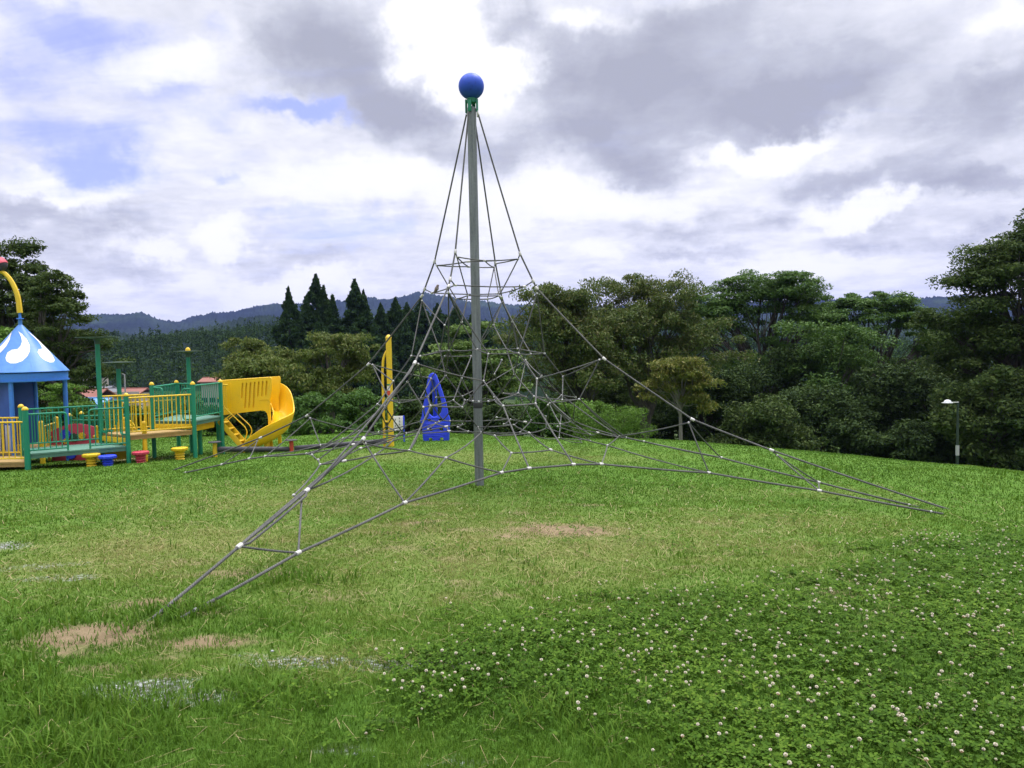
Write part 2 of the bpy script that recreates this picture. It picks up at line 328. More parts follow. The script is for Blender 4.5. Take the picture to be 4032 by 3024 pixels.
def fbm(x, y, s): return vnoise(x, y, s)*.5+vnoise(x+9.3, y+2.1, s*2.1)*.3+vnoise(x+4.7, y+8.8, s*4.3)*.2
def inpoly_d(x, y, P):
    """signed distance, positive inside"""
    x = np.asarray(x); y = np.asarray(y); ins = np.zeros(x.shape, bool); dm = np.full(x.shape, 1e9)
    for (ax, ay), (bx, by) in zip(P, np.roll(P, -1, 0)):
        c = ((ay > y) != (by > y)) & (x < (bx-ax)*(y-ay)/(by-ay+1e-12)+ax); ins ^= c
        ex, ey = bx-ax, by-ay; t = np.clip(((x-ax)*ex+(y-ay)*ey)/(ex*ex+ey*ey), 0, 1); dm = np.minimum(dm, np.hypot(x-ax-t*ex, y-ay-t*ey))
    return np.where(ins, dm, -dm)
def clover_amt(x, y): return np.clip((inpoly_d(x, y, CLOVER)+(fbm(x, y, 2.2)-.5)*1.3)/.3+.5, 0, 1)
def bare_amt(x, y):
    n = (fbm(x, y, 5.)-.5)*1.1; n2 = (fbm(x+11, y+4, 13.)-.5)*.7
    return np.clip((ell(x, y, DIRT)+n*.9+n2-.52)/.5, 0, 1), np.clip((ell(x, y, GRAVEL)*.85+n+n2-.62)/.4, 0, 1)
def make_ground():
    n = 520; t = np.linspace(-1, 1, n); g = 1.1*np.sinh(8.9*t)
    gx, gy = np.meshgrid(g, g+5.2); x = gx.ravel(); y = gy.ravel(); z = ground_z(x, y)
    near = np.hypot(x, y-5) < 18; z = z+np.where(near, (fbm(x, y, 1.3)-.5)*.05, 0)
    i = np.arange(n*n).reshape(n, n); f = np.stack([i[:-1, :-1], i[:-1, 1:], i[1:, 1:], i[1:, :-1]], -1).reshape(-1, 4)
    m, T, b = new_mat('lawn_soil'); pos = T.new('ShaderNodeNewGeometry').outputs['Position']
    A = lambda k: T.new('ShaderNodeAttribute', attribute_name=k).outputs['Fac']
    n1 = T.noise(pos, .55, 6, .6); n2 = T.noise(pos, 5, 6, .65); n3 = T.noise(pos, 42, 5, .7); n4 = T.noise(pos, 170, 3, .7)
    green = T.ramp(T.math('ADD', T.math('MULTIPLY', n2, .55), T.math('MULTIPLY', n3, .45)), [(.3, (.044, .098, .012)), (.5, (.074, .152, .020)), (.72, (.125, .195, .036))])
    dry = T.ramp(n3, [(.3, (.10, .115, .03)), (.7, (.24, .21, .085))])
    c = T.mix(T.rng(T.math('ADD', T.math('MULTIPLY', A('dry'), .8), T.math('MULTIPLY', T.math('SUBTRACT', n1, .5), 1.1)), .1, .75, 0, .62), green, dry)
    soil = T.ramp(T.math('ADD', T.math('MULTIPLY', n2, .5), T.math('MULTIPLY', n4, .5)), [(.3, (.11, .078, .042)), (.5, (.195, .145, .085)), (.72, (.29, .228, .14))])
    e = T.math('ADD', A('dirt'), T.math('MULTIPLY', T.math('SUBTRACT', n2, .5), .9))
    c = T.mix(T.rng(e, .34, .8), c, soil)
    vor = T.new('ShaderNodeTexVoronoi'); T.l.new(pos, vor.inputs['Vector']); vor.inputs['Scale'].default_value = 38
    stone = T.mix(T.rng(vor.outputs['Distance'], .2, .6), T.mix(vor.outputs['Color'], (.34, .36, .38), (.52, .52, .52)), (.1, .09, .08))
    c = T.mix(T.rng(T.math('ADD', A('gravel'), T.math('MULTIPLY', T.math('SUBTRACT', n2, .5), 1.2)), .6, .95, 0, .8), c, stone)
    far = T.noise(pos, .03, 5, .6); geo = T.new('ShaderNodeSeparateXYZ'); T.l.new(pos, geo.inputs[0])
    dist = T.vmath('LENGTH', pos, out=1)
    c = T.mix(T.rng(dist, 45, 90), c, T.ramp(far, [(.35, (.02, .034, .012)), (.5, (.036, .06, .018)), (.65, (.055, .08, .026))]))
    T.put(b.inputs['Base Color'], c); b.inputs['Roughness'].default_value = .95; b.inputs['Specular IOR Level'].default_value = .1
    bp = T.new('ShaderNodeBump'); bp.inputs['Strength'].default_value = .6; bp.inputs['Distance'].default_value = .03
    T.put(bp.inputs['Height'], T.math('ADD', n3, T.math('MULTIPLY', n4, .5))); T.put(b.inputs['Normal'], bp.outputs[0])
    o = mesh_np('ground', np.c_[x, y, z], f, m, attrs={'dirt': ell(x, y, DIRT), 'gravel': ell(x, y, GRAVEL), 'dry': ell(x, y, DRY)}, smooth=True)
    o['kind'] = 'structure'
make_ground()
def gz(x, y): return float(ground_z(np.array([x]), np.array([y]))[0])
# ------------------------------------------------------------------ trees and shrubs
m_bark = bark_mat('grey_bark'); m_barkd = bark_mat('dark_bark', (.03, .026, .022), (.075, .066, .055)); m_barkp = bark_mat('pale_bark', (.10, .09, .08), (.2, .185, .17))
LM = dict(
 cherry=leaf_mat('cherry_leaves', [(.042, .07, .016), (.075, .108, .026), (.14, .125, .042)]),
 olive=leaf_mat('olive_leaves', [(.052, .082, .016), (.095, .13, .028), (.165, .165, .045)]),
 gold=leaf_mat('yellow_green_leaves', [(.06, .085, .016), (.12, .135, .028), (.2, .17, .04)]),
 green=leaf_mat('broad_green_leaves', [(.052, .105, .020), (.092, .155, .034), (.155, .21, .05)]),
 zelk=leaf_mat('zelkova_leaves', [(.032, .076, .015), (.062, .124, .024), (.11, .185, .036)]),
 dark=leaf_mat('dark_leaves', [(.016, .033, .009), (.030, .054, .014), (.056, .088, .020)], .15, .85),
 dull=leaf_mat('dull_green_leaves', [(.024, .046, .012), (.046, .074, .018), (.086, .116, .028)], .2, .8),
 bright=leaf_mat('bright_shrub_leaves', [(.05, .11, .014), (.09, .18, .022), (.14, .24, .035)], .3),
 hedge=leaf_mat('hedge_leaves', [(.03, .075, .014), (.055, .12, .022), (.1, .19, .035)], .3),
 conif=leaf_mat('cedar_needles', [(.016, .036, .015), (.028, .056, .022), (.052, .086, .03)], .12, .9, .55, .04),
 wood=leaf_mat('hillside_foliage', [(.014, .030, .010), (.028, .054, .016), (.056, .088, .026)], .1, .95, .55, .0))
def leaf_cloud(rng, cen, rad, n, L, W, flat=.75, droop=0., up=.25):
    """n leaves spread through ellipsoid clumps; returns verts, quads"""
    cen = np.asarray(cen, float); rad = np.asarray(rad, float); k = rng.integers(0, len(cen), n)
    d = rng.normal(size=(n, 3)); d /= np.linalg.norm(d, axis=1)[:, None]; d[:, 2] = np.where(rng.random(n) < up, np.abs(d[:, 2]), d[:, 2])
    p = cen[k]+d*rad[k]*(rng.random(n)**.45)[:, None]
    nr = rng.normal(size=(n, 3))*.55+d*.45; nr[:, 2] += flat; nr /= np.linalg.norm(nr, axis=1)[:, None]
    a = rng.normal(size=(n, 3)); a[:, 2] -= droop; a -= nr*(a*nr).sum(1)[:, None]*(1-min(droop, .8)); a /= np.linalg.norm(a, axis=1)[:, None]
    b = np.cross(nr, a); b /= np.linalg.norm(b, axis=1)[:, None]; s = (.65+.7*rng.random(n))[:, None]
    a = a*L*.5*s; b = b*W*.5*s; c = nr*(L*.12)
    v = np.stack([p-a, p+b*.9-a*.1+c*.0, p+a-c, p-b*.9-a*.1], 1).reshape(-1, 3)
    return v, np.arange(4*n).reshape(n, 4)
def clumps(rng, lobes, n, rc, flat=.45, shell=.55):
    """clump centres near the skins of the lobes (cx,cy,cz,rx,ry,rz)"""
    lobes = np.asarray(lobes, float); vol = (lobes[:, 3]*lobes[:, 4]*lobes[:, 5])**.7; k = rng.choice(len(lobes), n, p=vol/vol.sum())
    d = rng.normal(size=(n, 3)); d /= np.linalg.norm(d, axis=1)[:, None]; d[:, 2] = np.where(rng.random(n) < .35, np.abs(d[:, 2]), d[:, 2])
    c = lobes[k, :3]+d*lobes[k, 3:]*(shell+(1-shell)*rng.random(n)**.6)[:, None]*.92
    r = rc*(.6+.8*rng.random(n)); return c, np.stack([r, r, r*flat], 1)
def limb(mb, rng, a, b, r0, r1, n=5, wob=.12):
    a, b = Vector(a), Vector(b); L = (b-a).length; pts = []
    for i in range(n+1):
        t = i/n; p = a.lerp(b, t); 
        if 0 < i < n: p += Vector(rng.normal(size=3))*L*wob*.35*math.sin(math.pi*t)
        p.z += L*.10*math.sin(math.pi*t); pts.append(p)
    mb.tube(pts, [r0+(r1-r0)*(i/n)**.8 for i in range(n+1)], 7, cap=False); return pts
def tree(name, label, cat, x, y, lobes, ncl, nl, L, W, mat, rc=.6, fork=.3, rt=.15, bark=None, seed=0, group=None, flat=.4, droop=.15, nb=26, zbase=None, stems=1, lean=0., shell=.55, lf=.75, twigs=()):
    """lobes in metres relative to the trunk foot"""
    rng = np.random.default_rng(seed+100); z0 = gz(x, y) if zbase is None else zbase
    t = thing(name, label, cat, (x, y, z0), 0, group); c, r = clumps(rng, lobes, ncl, rc, flat, shell)
    v, f = leaf_cloud(rng, c, r, nl, L, W, lf, droop)
    if len(twigs):
        tc, tr = clumps(rng, twigs, 14, .22, .5); v2, f2 = leaf_cloud(rng, tc, tr, 900, L, W, lf, droop); f = np.r_[f, f2+len(v)]; v = np.r_[v, v2]
    mesh_np('crown', v, f, mat, t)
    mb = MB(); top = max(q[2]+q[5] for q in lobes); zf = top*fork
    feet = [Vector((rng.normal()*rt*1.6, rng.normal()*rt*1.6, 0)) if stems > 1 else Vector((0, 0, 0)) for _ in range(stems)]
    forks = []
    for ft in feet:
        sp = Vector((rng.normal()*.5, rng.normal()*.3, 0))*(zf*.3 if stems > 1 else .06*zf)+Vector((lean*zf, 0, 0)); fk = ft+sp+Vector((0, 0, zf)); pts = [ft-Vector((0, 0, .3)), ft+sp*.1+Vector((0, 0, .12*zf)), ft+sp*.45+Vector((0, 0, zf*.55)), fk]
        mb.tube(pts, [rt*1.35, rt*1.08, rt*.9, rt*.75], 10); forks.append(fk)
    idx = rng.choice(len(c), min(nb, len(c)), replace=False)
    for j, i in enumerate(idx):
        fk = forks[j % len(forks)]; e = Vector(c[i]); s_ = fk if j < nb*.6 else fk.lerp(e, .0)-Vector((0, 0, rng.random()*zf*.25))
        pts = limb(mb, rng, s_, e, rt*(.42+.2*rng.random()), rt*.06, 5)
        for q in range(2):
            i2 = int(np.argmin(np.linalg.norm(c-np.array(e), axis=1)+rng.random(len(c))*1.2+(np.arange(len(c)) == i)*9)); limb(mb, rng, pts[2+q], c[i2], rt*.16, rt*.035, 3)
    mb.build('trunk', bark or m_bark, t); return t
def lob(rng, W, z0, z1, n, asp=.45, depth=.8):
    """n overlapping lobes filling a crown W wide between z0 and z1"""
    o = [(0, 0, (z0+z1)/2, W*.36, W*.36*depth, (z1-z0)*.44)]
    for i in range(n):
        a = rng.random()*6.28; q = rng.random()**.5; zz = z0+(z1-z0)*(.15+.75*rng.random()); wz = math.sqrt(max(.08, 1-((zz-z0)/(z1-z0)*1.5-.6)**2))
        r = W*(.14+.10*rng.random()); o.append((math.cos(a)*q*W*.36*wz, math.sin(a)*q*W*.36*depth*wz, min(zz, z1-r*asp), r, r*depth, r*asp))
    return o
r_ = lambda s: np.random.default_rng(s)
def shifted(L, dx, dz=0., dy=0.): return [(a+dx, b+dy, c+dz, d, e, f) for a, b, c, d, e, f in L]
def make_trees():
    # cherry trees behind the net, brownish in late summer
    tree('cherry_tree', 'broad brownish cherry tree behind the right side of the climbing net, left of its pair', 'tree', 3.0, 38, lob(r_(1), 8.4, 1.9, 8.75, 26, .5)+[(-2.7, 0, 5.2, 1.2, 1, .6), (2.6, -.5, 4.4, 1.4, 1, .6)], 270, 46000, .17, .07, LM['cherry'], .6, .26, .17, m_barkd, 1, 'cherry trees behind the net', .6, .6, 40, stems=2, shell=.3)
    tree('cherry_tree', 'broad brownish cherry tree with a long low bough reaching right, beside the tall green trees', 'tree', 6.9, 40, lob(r_(2), 8.0, 2.6, 9.65, 26, .5)+[(3.6, -.6, 5.9, 1.5, .8, .35), (4.4, -1., 5.0, 1.6, .8, .35), (2.8, -.6, 6.6, 1.6, 1, .5)], 270, 46000, .17, .07, LM['cherry'], .58, .27, .17, m_barkd, 2, 'cherry trees behind the net', .6, .6, 40, stems=2, shell=.3)
    # small golden tree on the crest
    tree('small_tree', 'small yellow-green tree with a thin pale trunk in front of the dark trees', 'tree', 5.93, 27, [(0, 0, 3.15, 1.1, 1, .75), (.7, 0, 2.75, .75, .7, .5), (-.75, 0, 2.6, .7, .6, .35), (.3, 0, 3.5, .7, .7, .42), (-.3, 0, 3.35, .7, .7, .45), (.3, 0, 2.15, .85, .7, .4), (-1.2, 0, 2.75, .45, .4, .18)], 75, 11000, .14, .055, LM['gold'], .32, .55, .07, m_barkp, 3, None, .45, .8, 18)
    # green tree straight behind the mast
    tree('dogwood_tree', 'layered green tree standing behind the steel mast', 'tree', -1.5, 27, [(0, 0, 3.3, .9, .9, .7), (.3, 0, 3.9, .7, .6, .4), (-.5, 0, 3.0, 1.1, 1, .5), (.6, 0, 2.6, 1.2, 1, .6), (-1.1, 0, 2.2, .9, .8, .45), (.0, 0, 1.7, 1.5, 1.1, .6), (1.2, 0, 1.8, .9, .8, .5), (.2, 0, 1.0, 1.7, 1.1, .5)], 120, 19000, .16, .075, LM['green'], .4, .35, .08, m_barkd, 4, None, .3, .3, 22, lf=1.)
    # pair of small cherries left of the net
    tree('cherry_tree', 'rounded olive cherry tree behind the yellow slide', 'tree', -10.1, 31, lob(r_(5), 3.7, 1.5, 3.95, 14, .5)+[(-1.2, 0, 2.0, .8, .7, .45)], 110, 17000, .15, .06, LM['olive'], .38, .4, .1, m_bark, 5, 'cherry trees left of the net', .5, .8, 26)
    tree('cherry_tree', 'olive cherry tree between the yellow slide and the tall yellow pole', 'tree', -7.8, 33, lob(r_(6), 4.2, 1.0, 4.5, 16, .5)+[(1.3, 0, 2.2, .8, .7, .8)], 130, 20000, .15, .06, LM['olive'], .4, .4, .12, m_bark, 6, 'cherry trees left of the net', .5, .8, 28)
    tree('cherry_tree', 'small trunked cherry tree seen through the opening under the yellow slide', 'tree', -8.15, 24.5, lob(r_(7), 2.4, 1.35, 2.5, 9, .5), 60, 8000, .13, .055, LM['olive'], .3, .5, .085, m_barkp, 7, 'cherry trees left of the net', .5, .8, 16)
    # tall zelkovas on the slope to the right
    def umb(sd, W, z0, z1):     # a dome of overlapping leaf masses over a fan of limbs
        g = r_(sd); o = []
        for i in range(13):
            u = (i-6)/6; o.append((u*W*.41+g.normal()*.2, g.normal()*.5, z1-.95-3.0*abs(u)**2.3+g.normal()*.18, W*.125, W*.13, .95))
            if i % 2: o.append((u*W*.36, -.8-.4*g.random(), z1-1.9-2.6*abs(u)**2.2+g.normal()*.2, W*.12, W*.1, .8))
        return o
    tree('zelkova_tree', 'tall green zelkova tree with an umbrella-shaped crown, sky showing between its upright limbs', 'tree', 16.3, 50, umb(20, 12.6, 4., 12.1)+[(-4.9, 0, 8.4, 1.3, 1.1, 1.), (-4.3, 0, 7.0, 1.5, 1.2, .9), (-5.0, 0, 6.0, 1.4, 1.1, .8), (4.6, 0, 7.6, 1.5, 1.2, .7), (2.4, -.4, 6.6, 1.6, 1.2, .7), (-2.5, -.4, 5.6, 1.6, 1.2, .8), (-1.6, -.5, 8.3, 1.5, 1.1, .8), (.8, -.6, 7.6, 1.6, 1.1, .7), (0, -.6, 9.2, 1.4, 1.1, .7), (2.6, -.5, 8.6, 1.4, 1.1, .7), (-3.2, -.4, 9.3, 1.4, 1.1, .8), (-.8, -.6, 6., 1.8, 1.2, .8), (-3.4, -.5, 4.2, 1.8, 1.3, 1.), (.8, -.8, 4.4, 2.0, 1.3, 1.)], 400, 84000, .19, .08, LM['zelk'], .7, .3, .24, m_barkd, 8, 'tall trees on the right slope', .38, .1, 60, stems=3, shell=.3)
    tree('zelkova_tree', 'green zelkova tree with an open flat-topped crown in front of the blue mountain', 'tree', 22.6, 48, umb(40, 9.4, 4., 10.9)+[(-3.6, 0, 7.0, 1.3, 1.1, .7), (3.6, 0, 6.4, 1.5, 1.1, .8), (-1.2, -.5, 7.6, 1.5, 1.1, .7), (1.4, -.5, 6.4, 1.6, 1.1, .7), (-2.4, -.5, 5.2, 1.7, 1.2, .9)], 250, 52000, .18, .075, LM['zelk'], .62, .32, .2, m_barkd, 9, 'tall trees on the right slope', .36, .1, 46, stems=2, shell=.3)
    G = 'dark trees filling the right slope'
    for i, (x, y, W, z0, z1, mt, lab) in enumerate((
        (14.6, 45, 6.2, .3, 6.6, 'dark', 'dark leafy tree under the tall umbrella-shaped zelkova'), (18.2, 44, 5.8, 1., 8.4, 'zelk', 'dull green tree filling the gap between the two zelkovas'),
        (10.8, 43, 4.6, .2, 5.6, 'dark', 'dark tree in shadow behind the small yellow-green tree'), (20.6, 41, 5.0, 0, 5.9, 'dark', 'dark leafy tree below the open flat-topped zelkova'),
        (16.2, 40, 5.2, -.2, 4.3, 'dark', 'low dark tree behind the crest, left of the street lamp'), (12.6, 38, 4.4, -.2, 3.4, 'dull', 'low dark bush-like tree at the crest behind the right guy ropes'),
        (24.3, 42, 4.6, 1., 6.4, 'dull', 'dull green tree left of the big dark tree at the right edge'), (19.4, 37, 4.4, -.3, 2.6, 'dark', 'low shaded tree left of the street lamp, nearest the crest'), (27.6, 47, 6., -.2, 6.6, 'dark', 'dark tree close behind the street lamp'),
        (22.9, 52, 5., .4, 5.0, 'dull', 'shaded tree under the open zelkova, farther down the slope'), (8.4, 46, 5, .2, 6.2, 'dark', 'dark tree between the brown cherry trees and the tall zelkova'), (25.4, 52, 5.5, 0., 7., 'dull', 'leafy tree far down the slope behind the street lamp'), (17.5, 57, 8., 0, 6.5, 'dark', 'dark tree low behind the trunks of the tall umbrella-shaped zelkova'), (29.5, 55, 8., 0, 7.6, 'dark', 'dark tree far right behind the street lamp, mostly hidden by the big dark tree'), (23.4, 40, 5.2, 0, 5.2, 'dark', 'dark leafy tree directly left of the street lamp arm'), (11.5, 55, 8., 0, 7., 'dark', 'dark tree filling the gap behind the small yellow-green tree'), (4.8, 44, 6., 0, 4.6, 'dull', 'dull low tree behind the cherry trunks'), (21.2, 33.6, 4.4, 0, 5.4, 'dull', 'dark tree hiding the trunk of the largest dark tree at the right edge'))):
        tree('dark_tree', lab, 'tree', x, y, lob(r_(60+i), W*1.25, -.3, z1, 22, .55), 200, 26000, .2, .09, LM[mt], .62, .3, .14, m_barkd, 60+i, G, .6, .2, 16)
    tree('big_dark_tree', 'largest dark tree, its crown rising out of the picture at the right edge', 'tree', 23.6, 36, [(0, 0, 9.9, 3.2, 2.6, 2.0), (1.6, 0, 11.6, 2., 1.7, 1.4), (-2.2, 0, 8.9, 2.2, 2, 1.3), (-3.5, 0, 7.4, 1.7, 1.5, 1.0), (-1.5, 0, 7.0, 2.6, 2., 1.3), (2.2, 0, 10.0, 2.6, 2.2, 2.2), (-1.2, 0, 10.4, 1.7, 1.5, .9), (.6, 0, 6.4, 3.2, 2.5, 1.1), (2.6, 0, 4.6, 3.2, 2.4, 1.6), (-2.4, .4, 5.6, 1.9, 1.6, .9), (.8, 0, 11.3, 1.3, 1.2, .8), (-1.8, 0, 3.4, 2.2, 1.8, 1.4), (0, -.4, 2., 2.6, 1.8, 1.6), (2, 0, 1.6, 2.4, 1.8, 1.5)], 560, 120000, .17, .08, LM['dull'], .74, .26, .22, m_barkd, 90, 'dark trees on the right edge', .42, .1, 60, shell=.4)
    tree('big_dark_tree', 'dark tree at the right edge whose narrow leafy spire stands above its neighbour', 'tree', 24.2, 34.2, [(0, 0, 11.4, 1.3, 1.1, 1.9), (.2, 0, 12.6, .8, .7, 1.2), (.6, 0, 8.9, 1.6, 1.3, 1.3), (.8, 0, 6., 2., 1.7, 2.0), (.6, 0, 2.6, 2., 1.7, 1.6)], 170, 32000, .16, .075, LM['dull'], .5, .35, .2, m_barkd, 91, 'dark trees on the right edge', .45, .1, 24)
    tree('dark_tree', 'dark low tree at the right edge behind the lawn', 'tree', 22.6, 31.5, lob(r_(93), 6.4, -.4, 4.3, 18, .55), 170, 22000, .16, .07, LM['dark'], .5, .3, .12, m_barkd, 93, G, .42, .15, 14)
    # left edge
    tree('big_tree', 'large dark green tree on the left edge behind the blue pointed roof', 'tree', -20.3, 31, [(0, 0, 5.4, 2.6, 2, 1.7), (-1.0, 0, 7.0, 1.7, 1.4, 1.), (.6, 0, 7.0, 1.4, 1.2, .8), (.9, 0, 6.3, 1.2, 1.1, .8), (2.0, 0, 4.9, 1.3, 1.1, .7), (0, 0, 3.2, 3., 2.4, 1.3), (2.4, 0, 3.4, 1.3, 1.2, .8), (.6, 0, 1.4, 2.6, 2.2, 1.1)], 300, 56000, .15, .065, LM['dull'], .52, .3, .2, m_barkd, 95, 'trees on the left edge', .4, .15, 50, shell=.35, twigs=[(-1.3, 0, 8.0, .5, .4, .5)])
    tree('feathery_tree', 'loose feathery tree leaning right over the left disc-topped post', 'tree', -17.3, 29, [(.2, 0, 5.6, .9, .7, .55), (.7, 0, 4.7, 1.1, .9, .6), (-.6, 0, 4.9, 1.2, .9, .7), (0, 0, 3.7, 1.8, 1.4, .8), (1.4, 0, 3.4, 1.1, .9, .4), (2.2, 0, 2.6, .9, .8, .35), (1.0, 0, 2.2, 1.6, 1.2, .7), (0, 0, 1.2, 2., 1.5, .9)], 190, 30000, .13, .055, LM['dull'], .38, .35, .13, m_bark, 96, 'trees on the left edge', .32, .3, 44, shell=.3, twigs=[(.35, 0, 5.9, .5, .4, .4), (1.0, 0, 5.2, .35, .3, .3)])
    tree('young_tree', 'bright light green tree peeping past the left slope of the blue pointed roof', 'tree', -15.0, 22.6, [(0, 0, 2.8, .8, .7, .7), (-.4, 0, 2.2, .9, .8, .7), (.2, 0, 1.7, .8, .7, .6)], 45, 6500, .13, .06, LM['bright'], .33, .4, .07, m_bark, 97, 'trees on the left edge', .5, .3, 14)
    tree('young_tree', 'small bright green pine-like tree between the posts of the blue play hut', 'tree', -12.4, 21.5, [(0, 0, 1.45, .55, .5, .2), (-.3, 0, 1.2, .5, .5, .16), (.2, 0, .95, .5, .5, .2)], 24, 3000, .1, .03, LM['bright'], .24, .5, .04, m_bark, 98, 'trees on the left edge', .35, .1, 10)
    # shrubs
    def shrub(name, lab, x, y, lobes, nl, mt, L, W, seed, group, rc=.28, flat=.8, cat='shrub', droop=-.2, lf=.35):
        return tree(name, lab, cat, x, y, lobes, max(26, nl//160), nl, L, W, LM[mt], rc, .25, .035, m_barkd, seed, group, flat, droop, 12, stems=3, shell=.55, lf=lf)
    shrub('rounded_shrub', 'rounded bright green shrub beyond the crest, right of the net', 2.95, 23, [(.25, 0, 1.0, .75, .6, .62), (-.45, 0, .9, .7, .6, .6), (.5, 0, .55, .7, .6, .5), (-.2, 0, .4, .9, .7, .5)], 9500, 'bright', .09, .022, 120, None)
    S2 = 'hedge shrubs along the far edge of the lawn'
    for i, (x, y, w, h, mt, lab) in enumerate((
        (.75, 24, 1.6, 1.5, 'hedge', 'green shrub seen through the net just right of the mast'), (1.75, 24.6, 1.5, 1.7, 'bright', 'light green shrub beside the rounded bright shrub'), (-.6, 23.6, 1.5, 1.0, 'dark', 'low dark shrub right of the blue climbing arch'),
        (-3.2, 23, 1.7, 1.0, 'dark', 'dark shrub behind the blue climbing arch'), (-4.2, 22.6, 1.8, 1.2, 'hedge', 'green hedge shrub just left of the tall yellow pole'), (-5.6, 22.4, 1.9, 1.22, 'hedge', 'widest green hedge shrub, right of the yellow slide'), (-6.9, 22.8, 1.7, 1.1, 'dark', 'dark hedge shrub beside the slide chute'),
        (-8.6, 23.2, 2.0, .95, 'dark', 'dark shrub under the yellow slide'), (-10.2, 23.4, 1.9, 1.0, 'dark', 'dark shrub behind the upper green deck'), (-11.6, 23, 1.8, .95, 'hedge', 'green shrub behind the disc-topped posts'), (-13.0, 22.6, 1.9, 1.1, 'hedge', 'green shrub behind the blue play hut'), (-14.6, 22.4, 1.8, 1.2, 'dark', 'dark shrub left of the blue play hut'), (-2.0, 23.2, 1.6, .9, 'dark', 'dark shrub between the blue arch and the notice board'))):
        shrub('hedge_shrub', lab, x, y, [(0, 0, h*.62, w*.42, w*.4, h*.38), (w*.3, 0, h*.5, w*.3, w*.3, h*.34), (-w*.3, 0, h*.5, w*.3, w*.3, h*.36), (0, 0, h*.3, w*.55, w*.4, h*.3)], 6500, mt, .11, .055, 130+i, S2, .26, .7, droop=0., lf=.5)
    for i, (x, y, lab) in enumerate(((-5.1, 21.3, 'low leafy fern clump right of the slide foot'), (-5.9, 21.2, 'low leafy fern clump beside the slide foot'), (-3.4, 21.4, 'low leafy clump left of the yellow pole'))):
        shrub('fern_clump', lab, x, y, [(0, 0, .22, .36, .3, .18)], 900, 'hedge', .22, .035, 150+i, 'fern clumps at the hedge foot', .14, .8, 'plant', -.6)
    # cedars
    GC = 'tall cedars behind the cherry trees'
    def cedar(x, y, zt, W, lab, seed):
        W *= 1.3
        rng = np.random.default_rng(seed); z0 = gz(x, y); H = zt-z0; t = thing('cedar_tree', lab, 'tree', (x, y, z0), 0, GC); n = 640; u = rng.random(n); a = rng.random(n)*6.283
        prof = W*.56*np.clip((1-u)*2.3, 0, 1)**.8*(.45+.85*vnoise(a*1.3+seed*3.1, u*11, 1.))*np.where(u > .93, .75, 1)
        r = prof*(.45+.5*rng.random(n)); c = np.c_[r*np.cos(a), r*np.sin(a), H*(.06+.92*u)]; rr = W*.085*(.5+.8*rng.random(n))*(1.15-.75*u); rad = np.c_[rr*1.25, rr*1.25, rr*1.1]
        c = np.r_[c, np.c_[np.zeros(10), np.zeros(10), H*np.linspace(.9, 1., 10)]]; rad = np.r_[rad, np.c_[np.linspace(.4, .1, 10), np.linspace(.4, .1, 10), np.full(10, .35)]]
        v, f = leaf_cloud(rng, c, rad, int(30000*min(1.4, W/4.)), .42, .17, .1, .7, .1); mesh_np('crown', v, f, LM['conif'], t)
        MB().tube([(0, 0, -.3), (0, 0, H*.5), (0, 0, H*.97)], [.32, .2, .03], 9).build('trunk', m_barkd, t)
    for i, q in enumerate(((-24.4, 85, 8.1, 3.3, 'slender tall cedar, leftmost of the cedar row'), (-23.3, 88, 7.0, 3.8, 'shorter cedar tucked right of the leftmost slender cedar'), (-22.6, 90, 10.0, 4.8, 'broad tall cedar forming the second and highest peak from the left'), (-21.5, 89, 8.6, 3.4, 'cedar forming the lower right shoulder of the highest peak'), (-19.8, 86, 7.3, 2.8, 'thin ragged cedar between the two broadest cedars'), (-17.7, 88, 9.2, 4.6, 'broad dense cedar, third peak of the cedar row'), (-16.9, 89, 7.9, 3.6, 'cedar forming the right shoulder of the third peak'), (-15.5, 92, 6.6, 4., 'low cedar right of the third broad peak'),
        (-14.0, 94, 7.4, 4.8, 'pointed cedar left of the climbing net edge'), (-12.9, 96, 6.8, 4.8, 'pointed cedar just behind the left guy of the net'), (-11.4, 98, 7.5, 5.4, 'cedar seen through the upper left of the net'), (-9.5, 100, 6.9, 5.6, 'cedar seen through the net left of the mast'), (-7.1, 100, 6.5, 6, 'cedar directly left of the mast top ring foliage'), (-20.6, 83, 4.6, 4.6, 'low cedar in front of the double-tipped one'), (-5.0, 103, 5.9, 6, 'cedar hidden partly by the layered green tree'),
        (-18.6, 93, 5.6, 5., 'low cedar filling the gap behind the thin ragged cedar'), (-12.3, 90, 4.4, 5.4, 'low dark cedar behind the tall yellow pole'), (-9., 92, 4.4, 5.4, 'low dark cedar behind the left net ropes'), (-15.2, 86, 4., 5., 'low dark cedar above the olive cherry trees'))): cedar(*q, 300+i)
make_trees()
